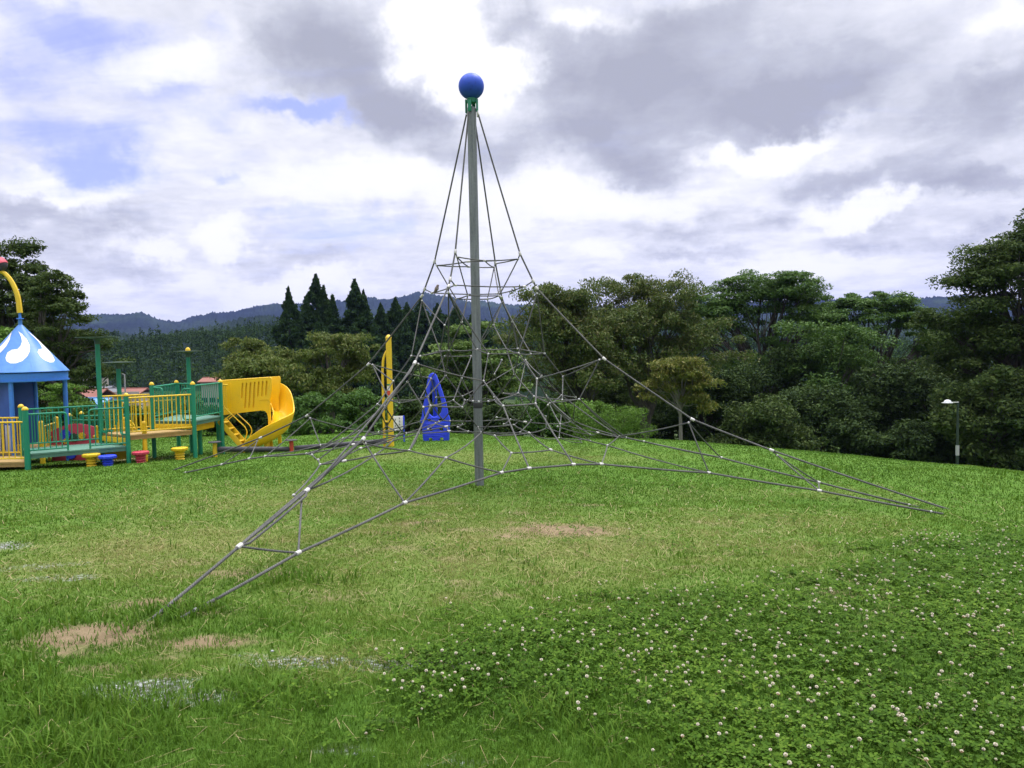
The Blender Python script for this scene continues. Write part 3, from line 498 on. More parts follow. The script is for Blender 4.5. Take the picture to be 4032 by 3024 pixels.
# ------------------------------------------------------------------ street lamp, village, hills, haze
def make_lamp():
    x, y = 16.85, 29.0; g0 = gz(x, y); m_p = paint('dark_green_pole', (.010, .026, .017), .5, .3); m_a = paint('grey_lamp_metal', (.5, .51, .5), .4, .2); m_g = paint('white_lamp_cover', (.62, .63, .64), .3, .1); m_pl = paint('grey_pole_plate', (.33, .33, .34), .5, .3)
    t = thing('street_lamp', 'slim green street lamp with a flat arm and a white dome before dark trees', 'street lamp', (x, y, g0)); off = -Vector(t.location)
    def part(mb, nm, mt): o = mb.build(nm, mt, t); o.location = off; return o
    part(MB().tube([(x, y, g0-.2), (x, y, g0+.9), (x, y, -.875)], [.06, .052, .038], 14), 'pole', m_p)
    part(MB().box((x-.2, y, -.87), (.46, .05, .03), 0, .008), 'arm', m_a)
    part(MB().lathe([(.17, -.893), (.195, -.89), (.197, -.875), (.13, -.866), (0, -.863)], (x-.40, y, 0), 24), 'head', m_a)
    part(MB().lathe([(.135, -.866), (.128, -.83), (.095, -.79), (.05, -.77), (0, -.765)], (x-.39, y, 0), 20), 'dome', m_g)
    v = []; n = 8
    for i in range(n+1):
        a = R(-190+200*i/n)
        for z in (-2.89, -2.5): v.append((x+.066*math.cos(a), y+.066*math.sin(a), z))
    part(MB().add(v, [[2*i, 2*i+2, 2*i+3, 2*i+1] for i in range(n)]), 'plate', m_pl)
make_lamp()
def make_village():
    m_rr = paint('red_tin_roof', (.21, .075, .052), .7, .5, .8); m_w = paint('cream_render', (.38, .355, .32), .8, .4, .6); m_gr = paint('grey_tile_roof', (.12, .125, .14), .6, .3, .8); m_bl = paint('blue_tin', (.12, .28, .52), .5, .3, .8); m_win = paint('dark_glass', (.03, .035, .045), .2, .1, 1.); m_c = paint('concrete_pole', (.3, .3, .29), .8, .3, 2.)
    G = 'village houses beyond the hedge'
    def house(lab, x, y, w, d, zr, ze, mr, mw, rz=0., fascia=False, wins=3, flat=False):
        g0 = gz(x, y)-.2; t = thing('house', lab, 'house', (x, y, g0), rz, G); h = ze-g0; H = zr-g0
        MB().box((0, 0, h/2), (w, d, h), 0).build('wall', mw, t)
        if flat: MB().box((0, 0, h+.15), (w+.5, d+.5, .3), 0).build('roof', mr, t)
        else:
            mb = MB(); e = .5; YZ = ((0, 1, 0), (0, 0, 1), (1, 0, 0))
            mb.prism([(-d/2-e, h-.05), (0, H), (d/2+e, h-.05), (d/2+e, h-.22), (0, H-.2), (-d/2-e, h-.22)], w+.9, YZ, (0, 0, 0)); mb.box((0, 0, H+.02), (w+.95, .3, .16)); mb.build('roof', mr, t)
        if fascia: MB().box((0, -d/2-.52, h+.1), (w+.9, .08, .42)).build('fascia', m_w, t)
        for fl in range(max(1, int(h/2.8))):
            for i in range(wins):
                xx = (i+.5)/wins*w-w/2; zz = 1.6+2.7*fl; f = MB().box((xx, -d/2-.02, zz), (1.3, .08, 1.1), 0).build('window', m_c, t); MB().box((xx, -d/2-.07, zz), (1.1, .04, .9), 0).build('pane', m_win, f)
    house('long low house with a dull red roof seen past the blue hut posts', -69.5, 122, 9.5, 7, -4.1, -5.6, m_rr, m_w)
    house('cream two-storey block on the slope behind the left disc-topped post', -104.2, 192, 4.2, 6, -2.6, -2.9, m_gr, m_w, .1, wins=2, flat=True)
    house('cream lower wing beside the two-storey block', -102.9, 188, 3.4, 5, -4.2, -4.5, m_gr, m_w, .1, wins=1, flat=True)
    house('grey tiled house between the disc-topped posts', -75, 142, 5.4, 6, -5.0, -6.1, m_gr, m_w)
    house('house with a red roof and a white fascia board', -64.4, 131, 3.6, 5, -4.55, -5.3, m_rr, m_w, fascia=True)
    house('small house with a pinkish red roof above the yellow slide entry', -57.6, 150, 4.4, 5, -3.6, -4.3, m_rr, m_w)
    house('low shed with a blue tin roof behind the deck railings', -50.3, 91, 4.8, 5, -3.75, -4.5, m_bl, m_bl, wins=1)
    house('dark roofed house far behind the grey tiled one', -81.5, 152, 4.4, 5, -5.0, -5.8, m_gr, m_w)
    def pole(lab, x, y, zt, arm=False):
        g0 = gz(x, y); t = thing('utility_pole', lab, 'pole', (x, y, g0), 0, 'thin poles in the village'); H = zt-g0
        MB().tube([(0, 0, -.3), (0, 0, H)], [.14, .09], 10).build('pole', m_c, t)
        if arm: MB().tube([(0, 0, H-.05), (-.3, 0, H+.05), (-.9, 0, H+.08)], .05, 8).box((-1.1, 0, H+.08), (.5, .2, .12), 0, .03).build('lamp_arm', m_c, t)
        else: MB().box((0, 0, H-.5), (1.3, .1, .1)).build('crossarm', m_c, t)
    pole('slim village lamp pole with a short arm between the green posts', -55.4, 110, -1.55, True); pole('concrete utility pole beside the long red-roofed house', -69.4, 118, -2.6); pole('short utility pole above the red roof', -71.0, 119.5, -3.6)
make_village()
MT_FAR = [(-60, .05), (-33.46, .0527), (-31.0, .0481), (-28.97, .0426), (-27.37, .0421), (-25.71, .0454), (-24.6, .0378), (-23.53, .0333), (-21.99, .0426), (-20.79, .0442), (-19.58, .0475), (-18.03, .0531), (-16.46, .0554), (-13.58, .054), (-12.52, .0588), (-10.39, .0622), (-9.32, .0599), (-6.89, .0675), (-6.38, .0674), (-5.04, .0635), (-3.35, .0579), (-.1, .0512), (6.74, .0457), (13.07, .0486), (19.7, .0476), (23.85, .0459), (26.38, .0484), (28.0, .0439), (30.88, .0448), (33.6, .0374), (60, .04)]
MT_NEAR = [(-60, .03), (-29.8, .0223), (-25.78, .0136), (-23.55, .0202), (-22.02, .0254), (-19.91, .0318), (-18.05, .0401), (-16.8, .0371), (-13.6, .0307), (-6.97, .0292), (0, .0242), (13.4, .0222), (22.7, .0236), (28.3, .0206), (33.65, .0125), (60, .02)]
HILL = [(-60, .008), (-31.1, .0122), (-28.5, .0142), (-26.87, .0208), (-24.9, .0259), (-22.9, .0289), (-20.5, .0319), (-18.06, .0372), (-16.8, .0371), (-10.3, .0359), (-3.56, .0283), (3.3, .0201), (13.4, .0106), (33.66, .0025), (60, .003)]
def prof(T, az): A = np.array(T); return np.interp(az, A[:, 0], A[:, 1])
def hill_z(az, r):
    crest = prof(HILL, az)*380+1.6-9.; t = np.clip((r-165)/(380-165), 0, 1); s = t*t*(3-2*t); back = np.clip((r-400)/250, 0, 1)
    return -10+(crest+10)*s*(1-.5*back)
def make_hills():
    m, T, b = new_mat('forested_mountain'); pos = T.new('ShaderNodeNewGeometry').outputs['Position']; n1 = T.noise(pos, .004, 6, .6); n2 = T.noise(pos, .06, 5, .7)
    c = T.ramp(T.math('ADD', T.math('MULTIPLY', n1, .6), T.math('MULTIPLY', n2, .4)), [(.36, (.007, .012, .010)), (.5, (.012, .021, .012)), (.64, (.030, .048, .018))])
    T.put(b.inputs['Base Color'], c); b.inputs['Roughness'].default_value = 1.; b.inputs['Specular IOR Level'].default_value = 0.
    def ridge(nm, T_, r0, wid, seed, amp):
        az = np.linspace(-56, 56, 1500); rr = np.r_[np.linspace(r0-wid, r0, 46), np.linspace(r0+30, r0+wid*.7, 8)]
        A, Rr = np.meshgrid(az, rr); H = prof(T_, A)*r0+1.6+10
        t = np.where(Rr <= r0, 1-(r0-Rr)/wid, 1-(Rr-r0)/(wid*.7)); s = t**1.25
        x = Rr*np.sin(np.radians(A)); y = Rr*np.cos(np.radians(A)); z = -10.5+H*s*(1+.22*(fbm(x+seed*77, y, .0045)-.5)*np.sin(np.pi*np.clip(t, 0, 1))**.7)+RNG.random(A.shape)*amp*np.clip(t*3, 0, 1)+(fbm(x, y, .03)-.5)*amp*2*(t > .05)
        n, k = A.shape; i = np.arange(n*k).reshape(n, k); f = np.stack([i[:-1, :-1], i[:-1, 1:], i[1:, 1:], i[1:, :-1]], -1).reshape(-1, 4)
        o = mesh_np(nm, np.c_[x.ravel(), y.ravel(), z.ravel()], f, m); o['kind'] = 'structure'
    ridge('mountains', MT_FAR, 2500, 1100, 1, 7.); ridge('foothills', MT_NEAR, 1050, 420, 2, 6.)
    az = np.linspace(-50, 50, 260); rr = np.linspace(150, 720, 60); A, Rr = np.meshgrid(az, rr); x = Rr*np.sin(np.radians(A)); y = Rr*np.cos(np.radians(A)); z = hill_z(A, Rr)-.5
    n, k = A.shape; i = np.arange(n*k).reshape(n, k); f = np.stack([i[:-1, :-1], i[:-1, 1:], i[1:, 1:], i[1:, :-1]], -1).reshape(-1, 4); o = mesh_np('wooded_hill', np.c_[x.ravel(), y.ravel(), z.ravel()], f, m, smooth=True); o['kind'] = 'structure'
    # the wood that covers the hill: one mass
    rng = np.random.default_rng(5); N = 3600; a = rng.uniform(-42, 30, N); r = 185+(430-185)*rng.random(N)**.8; keep = ~((r < 215) & (rng.random(N) < .5)); a, r = a[keep], r[keep]; N = len(a)
    hx = r*np.sin(np.radians(a)); hy = r*np.cos(np.radians(a)); hz = hill_z(a, r); con = fbm(hx, hy, .013) > .56; cc = []; cr = []
    for i in range(N):
        h = rng.uniform(7, 12.5) if con[i] else rng.uniform(5, 9); w = h*(.17 if con[i] else .42)
        for j in range(6):
            u = (j+.6)/6
            if con[i]: cc.append((hx[i]+rng.normal()*w*.1, hy[i]+rng.normal()*w*.1, hz[i]+h*u)); q = w*(1.15-u); cr.append((q, q, h*.12))
            else: d = rng.normal(size=2)*w*.4; cc.append((hx[i]+d[0], hy[i]+d[1], hz[i]+h*(.35+.5*rng.random()))); cr.append((w*.5, w*.5, w*.35))
    v, f = leaf_cloud(rng, cc, cr, 300000, .75, .42, .5, .1, .5); o = mesh_np('hillside_wood', v, f, LM['wood']); tag(o, 'dark conifer wood covering the low hill beyond the village', 'forest', None, 'stuff')
    # scrub and gardens on the valley floor
    N = 1300; a = rng.uniform(-40, -6, N); r = 62+(185-62)*rng.random(N); hx = r*np.sin(np.radians(a)); hy = r*np.cos(np.radians(a)); hz = ground_z(hx, hy); s_ = rng.uniform(.5, 1.5, N)
    ok = np.ones(N, bool)
    for bx_, by_ in ((-69.5, 122), (-104, 190), (-75, 142), (-64.4, 131), (-57.6, 150), (-50.3, 91), (-81.5, 152)): ok &= ~((np.abs(hx-bx_*hy/by_) < 5) & (hy < by_+4) & (hy > by_-9))
    v, f = leaf_cloud(rng, np.c_[hx, hy, hz+s_*.8][ok], np.c_[s_*1.2, s_*1.2, s_][ok], 62000, .5, .26, .5, .1, .5); o = mesh_np('valley_scrub', v, f, LM['hedge']); tag(o, 'green scrub and gardens around the village houses', 'scrub', None, 'stuff')
make_hills()
def make_haze():
    m = bpy.data.materials.new('thin_summer_haze'); m.use_nodes = True; T = NT(m.node_tree); T.n.clear(); o_ = T.new('ShaderNodeOutputMaterial'); v = T.new('ShaderNodeVolumePrincipled')
    v.inputs['Color'].default_value = (.30, .37, 1.0, 1); v.inputs['Density'].default_value = HAZE; v.inputs['Anisotropy'].default_value = .2; T.l.new(v.outputs[0], o_.inputs['Volume'])
    o = MB().box((0, 0, 118), (9400, 9400, 270)).build('haze', m); o['kind'] = 'stuff'; o['label'] = 'thin blue summer haze over the valley'; o['category'] = 'haze'
HAZE = 8.5e-5
make_haze()
# ------------------------------------------------------------------ climbing net: joints in metres, and the ropes that run through them (* = heavy rope)
NODES = {
'NL0': (-0.511, 10.373, 4.687), 'NL1': (-0.684, 9.767, 2.789), 'NL2': (-0.741, 9.567, 2.427), 'NL3': (-0.759, 9.503, 2.335), 'NL4': (-1.063, 8.436, 1.424), 'NL5': (-1.411, 7.212, 0.740), 'NL6': (-1.691, 6.230, 0.443), 
'NL7': (-1.941, 5.353, 0.220), 'NL8': (-2.197, 4.455, -0.010), 'R0': (-0.393, 10.472, 4.723), 'R1': (0.139, 10.288, 2.808), 'R2': (0.305, 10.232, 2.441), 'R3': (0.349, 10.216, 2.342), 'R4': (1.195, 9.925, 1.400), 
'R5': (2.245, 9.563, 0.631), 'R6': (3.128, 9.259, 0.270), 'R7': (4.952, 8.631, -0.360), 'FL0': (-0.547, 10.526, 4.712), 'FL1': (-1.039, 10.702, 2.772), 'FL2': (-1.192, 10.757, 2.401), 'FL3': (-1.234, 10.772, 2.305), 
'FL4': (-2.061, 11.068, 1.361), 'FL5': (-3.063, 11.427, 0.605), 'FL6': (-3.860, 11.712, 0.254), 'FL7': (-5.516, 12.305, -0.323), 'FR0': (-0.444, 10.595, 4.710), 'FR1': (-0.211, 11.311, 2.802), 
'FR2': (-0.145, 11.514, 2.423), 'FR3': (-0.130, 11.562, 2.317), 'FR4': (0.217, 12.630, 1.346), 'FR5': (0.607, 13.829, 0.680), 'FR6': (0.946, 14.875, 0.240), 'FR7': (1.503, 16.587, -0.560), 
'NL1p': (-0.669, 9.818, 2.729), 'R1p': (0.111, 10.298, 2.741), 'FL1p': (-1.012, 10.692, 2.716), 'FR1p': (-0.229, 11.256, 2.734), 'NL3p': (-0.760, 9.499, 2.259), 'R3p': (0.352, 10.215, 2.275), 
'FL3p': (-1.236, 10.773, 2.242), 'FR3p': (-0.122, 11.586, 2.254), 'NL4p': (-1.038, 8.524, 1.408), 'R4p': (1.136, 9.945, 1.389), 'FL4p': (-1.999, 11.046, 1.355), 'FR4p': (0.233, 12.677, 1.347), 
'NL5p': (-1.402, 7.246, 0.695), 'R5p': (2.201, 9.578, 0.591), 'FL5p': (-3.012, 11.408, 0.568), 'A1': (-0.326, 10.050, 2.700), 'A3': (-0.545, 10.200, 2.710), 'A2': (-0.576, 10.750, 2.698), 'A4': (-0.186, 10.600, 2.718), 
'N4': (-0.752, 10.700, 2.254), 'N1': (-0.557, 10.100, 2.258), 'N3': (-0.327, 10.950, 2.257), 'N2': (-0.151, 10.250, 2.256), 'B1': (-0.694, 9.700, 2.364), 'B3': (0.187, 10.200, 2.368), 'B2': (-1.083, 10.700, 2.342), 
'B4': (-0.191, 11.200, 2.344), 'a1': (-0.632, 9.900, 1.906), 'a2': (-0.887, 10.300, 1.882), 'a4': (-0.253, 11.200, 1.900), 'a3': (0.018, 10.700, 1.923), 'p4': (-0.815, 10.000, 1.549), 'p6': (-0.448, 10.000, 1.552), 
'p3': (-0.973, 10.500, 1.542), 'p5': (-0.808, 10.800, 1.537), 'p8b': (-0.591, 11.300, 1.450), 'p9b': (-0.069, 10.800, 1.550), 'p9': (0.088, 10.700, 1.548), 'p1': (-1.340, 10.300, 1.478), 'p7': (-0.289, 9.600, 1.496), 
'p10': (0.091, 9.900, 1.494), 'p12': (0.451, 10.500, 1.479), 'p11': (0.279, 10.900, 1.466), 'p2': (-1.184, 10.000, 1.479), 'p8a': (-0.968, 11.200, 1.455), 'q11': (-1.178, 11.200, 1.135), 'q1': (-1.575, 10.200, 1.152), 
'h1': (-1.658, 10.400, 0.882), 'q2': (-1.707, 9.700, 0.881), 'q3': (-1.512, 10.300, 0.853), 'q2b': (-1.553, 9.300, 0.895), 'q4': (-1.236, 9.100, 1.187), 'b6': (-1.466, 10.075, 0.500), 'b7': (-1.761, 10.712, 0.500), 
'q5': (-1.061, 9.600, 0.977), 'q12': (-1.280, 10.600, 0.871), 'q13': (-1.122, 11.300, 0.853), 'q14': (-0.723, 11.100, 0.873), 'q15': (-0.638, 10.300, 0.875), 'b10': (-1.310, 11.607, 0.500), 'q6': (-0.971, 9.100, 0.898), 
'q17': (-0.348, 9.400, 1.167), 'q7': (-1.046, 9.000, 0.892), 'q9': (-0.752, 9.800, 0.908), 'q10': (-0.615, 9.400, 0.851), 'e1': (-1.108, 8.132, 0.500), 'b9': (-1.039, 11.435, 0.500), 'q8': (-0.887, 10.300, 1.208), 
'q16': (-0.666, 10.200, 1.176), 'q18': (-0.524, 10.200, 0.866), 'q19': (-0.217, 9.300, 0.975), 'q20': (-0.108, 8.950, 0.893), 'c5r': (-0.615, 10.500, 0.854), 'c1r': (-0.445, 10.180, 0.859), 
'c2r': (-0.318, 10.200, 0.859), 'c3r': (-0.240, 10.450, 0.854), 'c4r': (-0.372, 10.800, 0.853), 'b14': (-0.466, 10.165, 0.520), 'b15': (-0.389, 9.550, 0.520), 'b15l': (-0.688, 10.584, 0.520), 
'E4': (0.167, 8.171, 0.280), 'q21': (0.277, 9.200, 0.893), 'b17': (0.080, 11.108, 0.500), 'q22': (0.316, 9.700, 1.169), 'E5': (0.662, 8.438, 0.270), 'b20': (0.504, 11.713, 0.500), 'q23': (0.478, 9.900, 0.843), 
'q24': (0.208, 11.100, 0.845), 'q25': (0.430, 11.200, 1.146), 'q26': (0.727, 11.400, 0.843), 'q35': (0.088, 11.300, 0.888), 'q27': (0.705, 10.600, 1.152), 'q28': (0.664, 10.200, 0.859), 'q29': (0.923, 11.200, 0.823), 
'q23b': (0.463, 10.000, 0.809), 'r1': (1.483, 10.707, 0.300), 'q30': (0.283, 10.000, 0.928), 'q31': (0.863, 9.900, 0.886), 'r4': (1.650, 11.156, 0.220), 'b22': (0.943, 11.993, 0.400), 'b21': (0.486, 11.004, 0.400), 
'b18': (0.273, 11.180, 0.500), 'b19': (0.093, 10.500, 0.400), 'q32': (0.036, 10.300, 1.208), 'q33': (-0.232, 10.100, 1.224), 'q33b': (-0.137, 10.800, 1.394), 'q34': (-0.136, 11.100, 0.908), 
'b6a': (-1.553, 10.151, 0.500), 'b8': (-1.425, 10.192, 0.450), 'b12': (-0.913, 10.497, 0.500), 'f2c': (-1.854, 9.296, 0.380), 'f2': (-2.068, 8.182, 0.360), 'f1': (-1.482, 8.199, 0.450), 'c2': (-1.900, 10.852, 0.400), 
'b9m': (-1.076, 11.208, 0.500), 'b12a': (-0.965, 11.808, 0.450), 'b26': (-0.032, 11.349, 0.500), 'b9a': (-1.104, 10.951, 0.500), 'b13': (-0.860, 10.359, 0.450), 'b13a': (-1.186, 10.705, 0.450), 
'cc1': (-1.576, 10.402, 0.400), 'b1c': (-2.123, 10.146, 0.320), 'b1': (-2.568, 9.498, 0.300), 'c1': (-2.316, 11.550, 0.350), 'b11': (-1.254, 10.176, 0.450), 'b15n': (-0.582, 10.035, 0.480), 'E2': (-0.971, 6.760, 0.220), 
'f1c': (-1.800, 8.138, 0.400), 'e2': (-0.665, 7.542, 0.500), 'E3': (-0.128, 7.982, 0.270), 'b2': (-2.433, 9.241, 0.320), 'b3': (-2.196, 8.602, 0.350), 'f3': (-1.916, 6.634, 0.330), 'NL6p': (-1.714, 6.152, 0.391), 
'c1b': (-2.447, 11.017, 0.300), 'g1c': (-2.788, 11.080, 0.200), 'G3': (-3.439, 10.609, 0.120), 'G0': (-5.138, 11.965, -0.300), 'G1': (-4.350, 11.398, -0.100), 'G2': (-3.764, 10.901, 0.050), 
'FL6p': (-3.921, 11.734, 0.206), 'E0': (-1.958, 4.628, 0.020), 'E1': (-1.555, 5.448, 0.140), 'E6': (0.990, 8.616, 0.240), 'E7': (2.380, 9.305, 0.000), 'E8': (3.479, 8.682, -0.120), 'E9': (4.551, 8.313, -0.300), 
'b15m': (-0.747, 10.400, 0.500), 'b17c': (0.016, 10.554, 0.500), 'b17a': (-0.223, 9.343, 0.500), 'g4': (-0.021, 8.368, 0.420), 'b16': (0.214, 9.983, 0.450), 'g5': (0.437, 8.848, 0.380), 's1': (0.837, 13.911, -0.100), 
's3': (1.553, 15.610, -0.350), 'b25': (0.181, 11.128, 0.480), 'b24': (0.712, 11.529, 0.400), 'b27': (-0.233, 11.183, 0.550), 'b23': (-0.126, 10.872, 0.480), 'r3': (1.331, 12.029, 0.200), 'r5': (1.887, 11.024, 0.180), 
'r6': (2.857, 10.519, 0.000), 'r2': (1.250, 10.135, 0.250), 'r7': (3.717, 9.307, -0.140), 'r8': (4.571, 8.817, -0.330), 'R6p': (3.192, 9.237, 0.210), 's6': (0.761, 13.049, 0.200), 's2': (1.444, 14.332, -0.100), 
's5': (1.677, 16.566, -0.500), 's4': (1.470, 16.478, -0.520), }
ROPES = '''
*NL0 NL1 NL2 NL3 NL4 NL5 NL6 NL7 NL8
*R0 R1 R2 R3 R4 R5 R6 R7
*FL0 FL1 FL2 FL3 FL4 FL5 FL6 FL7
*FR0 FR1 FR2 FR3 FR4 FR5 FR6 FR7
NL1 NL1p
R1 R1p
FL1 FL1p
FR1 FR1p
NL3 NL3p
R3 R3p
FL3 FL3p
FR3 FR3p
NL4 NL4p
R4 R4p
FL4 FL4p
FR4 FR4p
NL5 NL5p
R5 R5p
FL5 FL5p
NL1p A1 FR1p
A1 R1p
FL1p A3 R1p
FL1p A2 FR1p
NL1p A2
A4 R1p
FL1p N4
NL1p N1
FR1p N3
R1p N2
FR1p N2
NL2 B1 B3 R2
B1 B2 FL2
B2 B4 FR2
B4 B3
N1 N2 N3 N4 N1
NL3p a1 N1
FL3p a2 N4
FR3p a4 N3
R3p a3 N2
a1 p4
a1 p6
a2 p3
a2 p5
a4 p8b
a4 p9b
a3 p9b
a3 p9
FL3p p1
FL3p p3
NL3p p7
NL3p p4
R3p p10
R3p p12
FR3p p8b
FR3p p11
p1 p2 p3 p4
p2 p4
p5 p6 p9b p9
p6 p7 p10 p11 p12
p9 p12
p8a p8b
p8a p4
p9b p10
FL4p q11
FL4p q1
FL4p h1
q1 p1
q1 q2
q1 q3
q2 q2b
q4 q2b
NL4p q4
q2b b6
q2 b7
q3 b7
h1 q3 q5
h1 q12 q5
q11 q12
q11 q13
q11 p8a
q13 q14 q15
q13 b10
NL4p q5 q6
NL4p q17
q4 q7
q7 q6
q7 b6
q7 b10
q6 q9 q10
q6 q10
q6 e1
q5 b9
q5 q8
q8 p3
q8 p4
q8 q15
p4 q16
p8b q16
q16 q9
q16 q18
p7 q17
q17 q19 q20
q17 q20
q17 q10
q15 q10
q15 c5r q18 c1r c2r c3r c4r c5r
q10 b14 b15
q18 b15l
q14 b9
q20 c3r
q20 E4
q20 q21
q20 b15
q20 b17
q21 q22
q21 E5
q21 b20
q22 R4p
q22 p10
q22 q23
q22 q24
q22 q25
q25 p11
q25 FR4p
q25 q26
FR4p q22
FR4p q14
FR4p q35
q27 p12
q27 R4p
q27 q28
q27 q29
q26 q29
q26 q23b
q26 r1
q30 q28 q31
q30 q23 q31
q31 R4p
q31 r1
q31 r4
q28 b22
q29 b22
q23 b21
q23 b22
q23b b18 b19
q32 q30
q30 b17
q32 p9b
q32 p10
q32 c3r
q33 p7
q33 q33b
q33 q34
q33 c4r
q34 q24
q34 q35
q35 c3r
q35 q24
q35 b18
q24 b20
b7 b6a b6 b8
b8 b12 b15l
b8 f2c f2
b6 f1 NL6
c2 b10 b9m b9 b12a b26
c2 b7
b9a b12 b13
b9a b9m
b9a b13a
b9a cc1
cc1 b1c b1
cc1 c1
b11 b13 b15n b15
b11 f2c
b11 e1
e1 NL5p E2
e1 f1 f1c f2
e1 e2 E3
e2 E2
e2 b15
b1 b2 b3 f2 f3 NL6p
q2 b2
q2b b3
q2b c1
FL5p c1 c2
b1 c1b c1
g1c c1b b6a
FL5p g1c
FL5p G3
*G0 G1 G2 G3 b1
FL6p G1
FL6p G2
G3 g1c
*E0 E1 E2 E3 E4 E5 E6 E7 E8 E9
NL6p E1
NL7 E1
b15l b15m b15n
b14 b15
b14 b17c
b15 b17a g4 E3
b17 b17c b16 g5 E6
g4 g5
b17a b16 b21 b20
b16 s1
s1 s3
b26 b25 b24 b22 r1
b26 b27
b26 b23 b17c
b24 r3 r4 r5 r6
R5p r1
R5p E7
R5p r6
r1 r2 E6
r2 b21
r2 E7
*r4 r6 r7 r8
R6 R6p E8
R6p r7
r7 E8
s6 s2 r3
s2 s3
b22 s5
s1 s4
FR5 b22
FR5 b24
FR6 s2
FR6 s1
b19 b16
b19 b15
'''
def make_net():
    m_rope, T, b = new_mat('wire_core_rope')
    uv = T.new('ShaderNodeUVMap', uv_map='rope'); su = T.new('ShaderNodeSeparateXYZ'); T.l.new(uv.outputs[0], su.inputs[0])
    ph = T.math('FRACT', T.math('MULTIPLY', T.math('ADD', T.math('MULTIPLY', su.outputs[0], 9.), su.outputs[1]), 6.))
    st = T.math('SINE', T.math('MULTIPLY', ph, 3.14159))
    oc = T.new('ShaderNodeNewGeometry').outputs['Position']; n = T.noise(oc, 3., 4, .6); n2 = T.noise(oc, 60., 3, .6)
    base = T.mix(T.rng(n, .35, .65), (.088, .09, .086), (.155, .152, .144))
    base = T.mix(T.rng(n2, .5, .8, 0, .4), base, (.21, .205, .19))
    T.put(b.inputs['Base Color'], T.mix(T.rng(st, .2, .85), (.018, .019, .017), base)); b.inputs['Roughness'].default_value = .62
    bp = T.new('ShaderNodeBump'); bp.inputs['Strength'].default_value = .8; bp.inputs['Distance'].default_value = .004; T.put(bp.inputs['Height'], st); T.put(b.inputs['Normal'], bp.outputs[0])
    m_cl = paint('aluminium_clamp', (.52, .5, .475), .4, .35, 30); m_ball = paint('white_plastic_ball', (.5, .49, .47), .4, .3, 40)
    m_mast, T, b = new_mat('galvanised_steel'); oc = T.new('ShaderNodeTexCoord').outputs['Object']
    n = T.noise(oc, 9, 6, .65); n2 = T.noise(T.vmath('MULTIPLY', oc, (20, 20, 1.2)), 2., 4, .6); vor = T.new('ShaderNodeTexVoronoi'); vor.inputs['Scale'].default_value = 60; T.l.new(oc, vor.inputs['Vector'])
    c = T.mix(T.rng(n2, .35, .7), (.115, .128, .13), (.21, .225, .228)); c = T.mix(T.math('MULTIPLY', vor.outputs['Color'], .25), c, (.32, .33, .33)); c = T.mix(T.rng(n, .62, .75, 0, .5), c, (.12, .115, .1))
    T.put(b.inputs['Base Color'], c); b.inputs['Metallic'].default_value = .35; b.inputs['Roughness'].default_value = .5
    m_blue = paint('faded_blue_plastic', (.022, .075, .50), .5, .5, 5, (.02, .03, .09), .3); m_green = paint('green_enamel', (.008, .19, .10), .4, .2)
    m_dark = paint('black_rubber', (.03, .03, .032), .7, .3)
    bx, by = -.473, 10.5; g0 = gz(bx, by)
    root = thing('climbing_net', 'tall rope climbing pyramid with a grey steel mast and a blue ball on top', 'climbing net', (bx, by, g0))
    off = Vector((-bx, -by, -g0))
    def part(mb, name, mat, par=root):
        o = mb.build(name, mat, par)
        if par is root: o.location = off
        return o
    mast = part(MB().tube([(bx, by, g0-.3), (bx, by, 2.), (bx-.003, by, 4.78)], .0615, 28).lathe([(.061, 0), (.054, .012), (.03, .03), (0, .034)], (bx-.003, by, 4.778), 24), 'mast', m_mast)
    mb = MB().lathe([(.0635, .0), (.067, .012), (.067, .062), (.0635, .075)], (bx, by, .748), 28); part(mb, 'band', m_dark, mast)
    mb = MB().sphere((bx, by, 5.072), .172, 40); part(mb, 'ball', m_blue)
    mb = MB(); mb.lathe([(.045, 4.845), (.062, 4.855), (.064, 4.91), (.05, 4.925)], (bx, by, 0), 24)
    for k in range(4):
        a = R(72+90*k); mb.box((bx+.078*math.cos(a), by+.078*math.sin(a), 4.815), (.018, .05, .18), a, .005); mb.box((bx+.062*math.cos(a), by+.062*math.sin(a), 4.885), (.05, .046, .03), a, .004)
    part(mb, 'mast_head', m_green)
    mb = MB(); mb.tube([(bx+.07, by-.03, 4.75), (bx+.085, by-.035, 4.69), (bx+.075, by-.03, 4.655)], [.01, .02, .008], 10); part(mb, 'shackle', m_cl)
    heavy = set(); lines = []; balls = {}; clamps = []
    for l in ROPES.strip().split('\n'):
        h = l[0] == '*'; nm = l.lstrip('*').split(); lines.append((h, nm))
    def sag(p, q, k): return [p.lerp(q, t) - Vector((0, 0, k*(p-q).length*4*t*(1-t))) for t in (0, .25, .5, .75, 1)]
    edge = lambda a: a[:2] in ('NL', 'FL', 'FR') or a[0] in 'REG'
    made = []
    for h, nm in lines:
        P = [Vector(NODES[a]) for a in nm]; pts = [P[0]]
        if h:
            # the ends run on into the turf
            d = (P[-1]-P[-2]).normalized(); P[-1] = P[-1]+d*.12
            if nm[0] in ('E0', 'G0'): P[0] = P[0]+(P[0]-P[1]).normalized()*.12
            pts = [P[0]]
        for a, b_ in zip(P, P[1:]): pts += sag(a, b_, .004 if h else .012)[1:]
        r_ = (.011 if h else .0082)
        if nm[0] in ('NL3p', 'q6', 'q20', 'q21', 'E1') and not h: r_ = .0095
        made.append((sum((a-b_).length for a, b_ in zip(P, P[1:])), h, pts, r_))
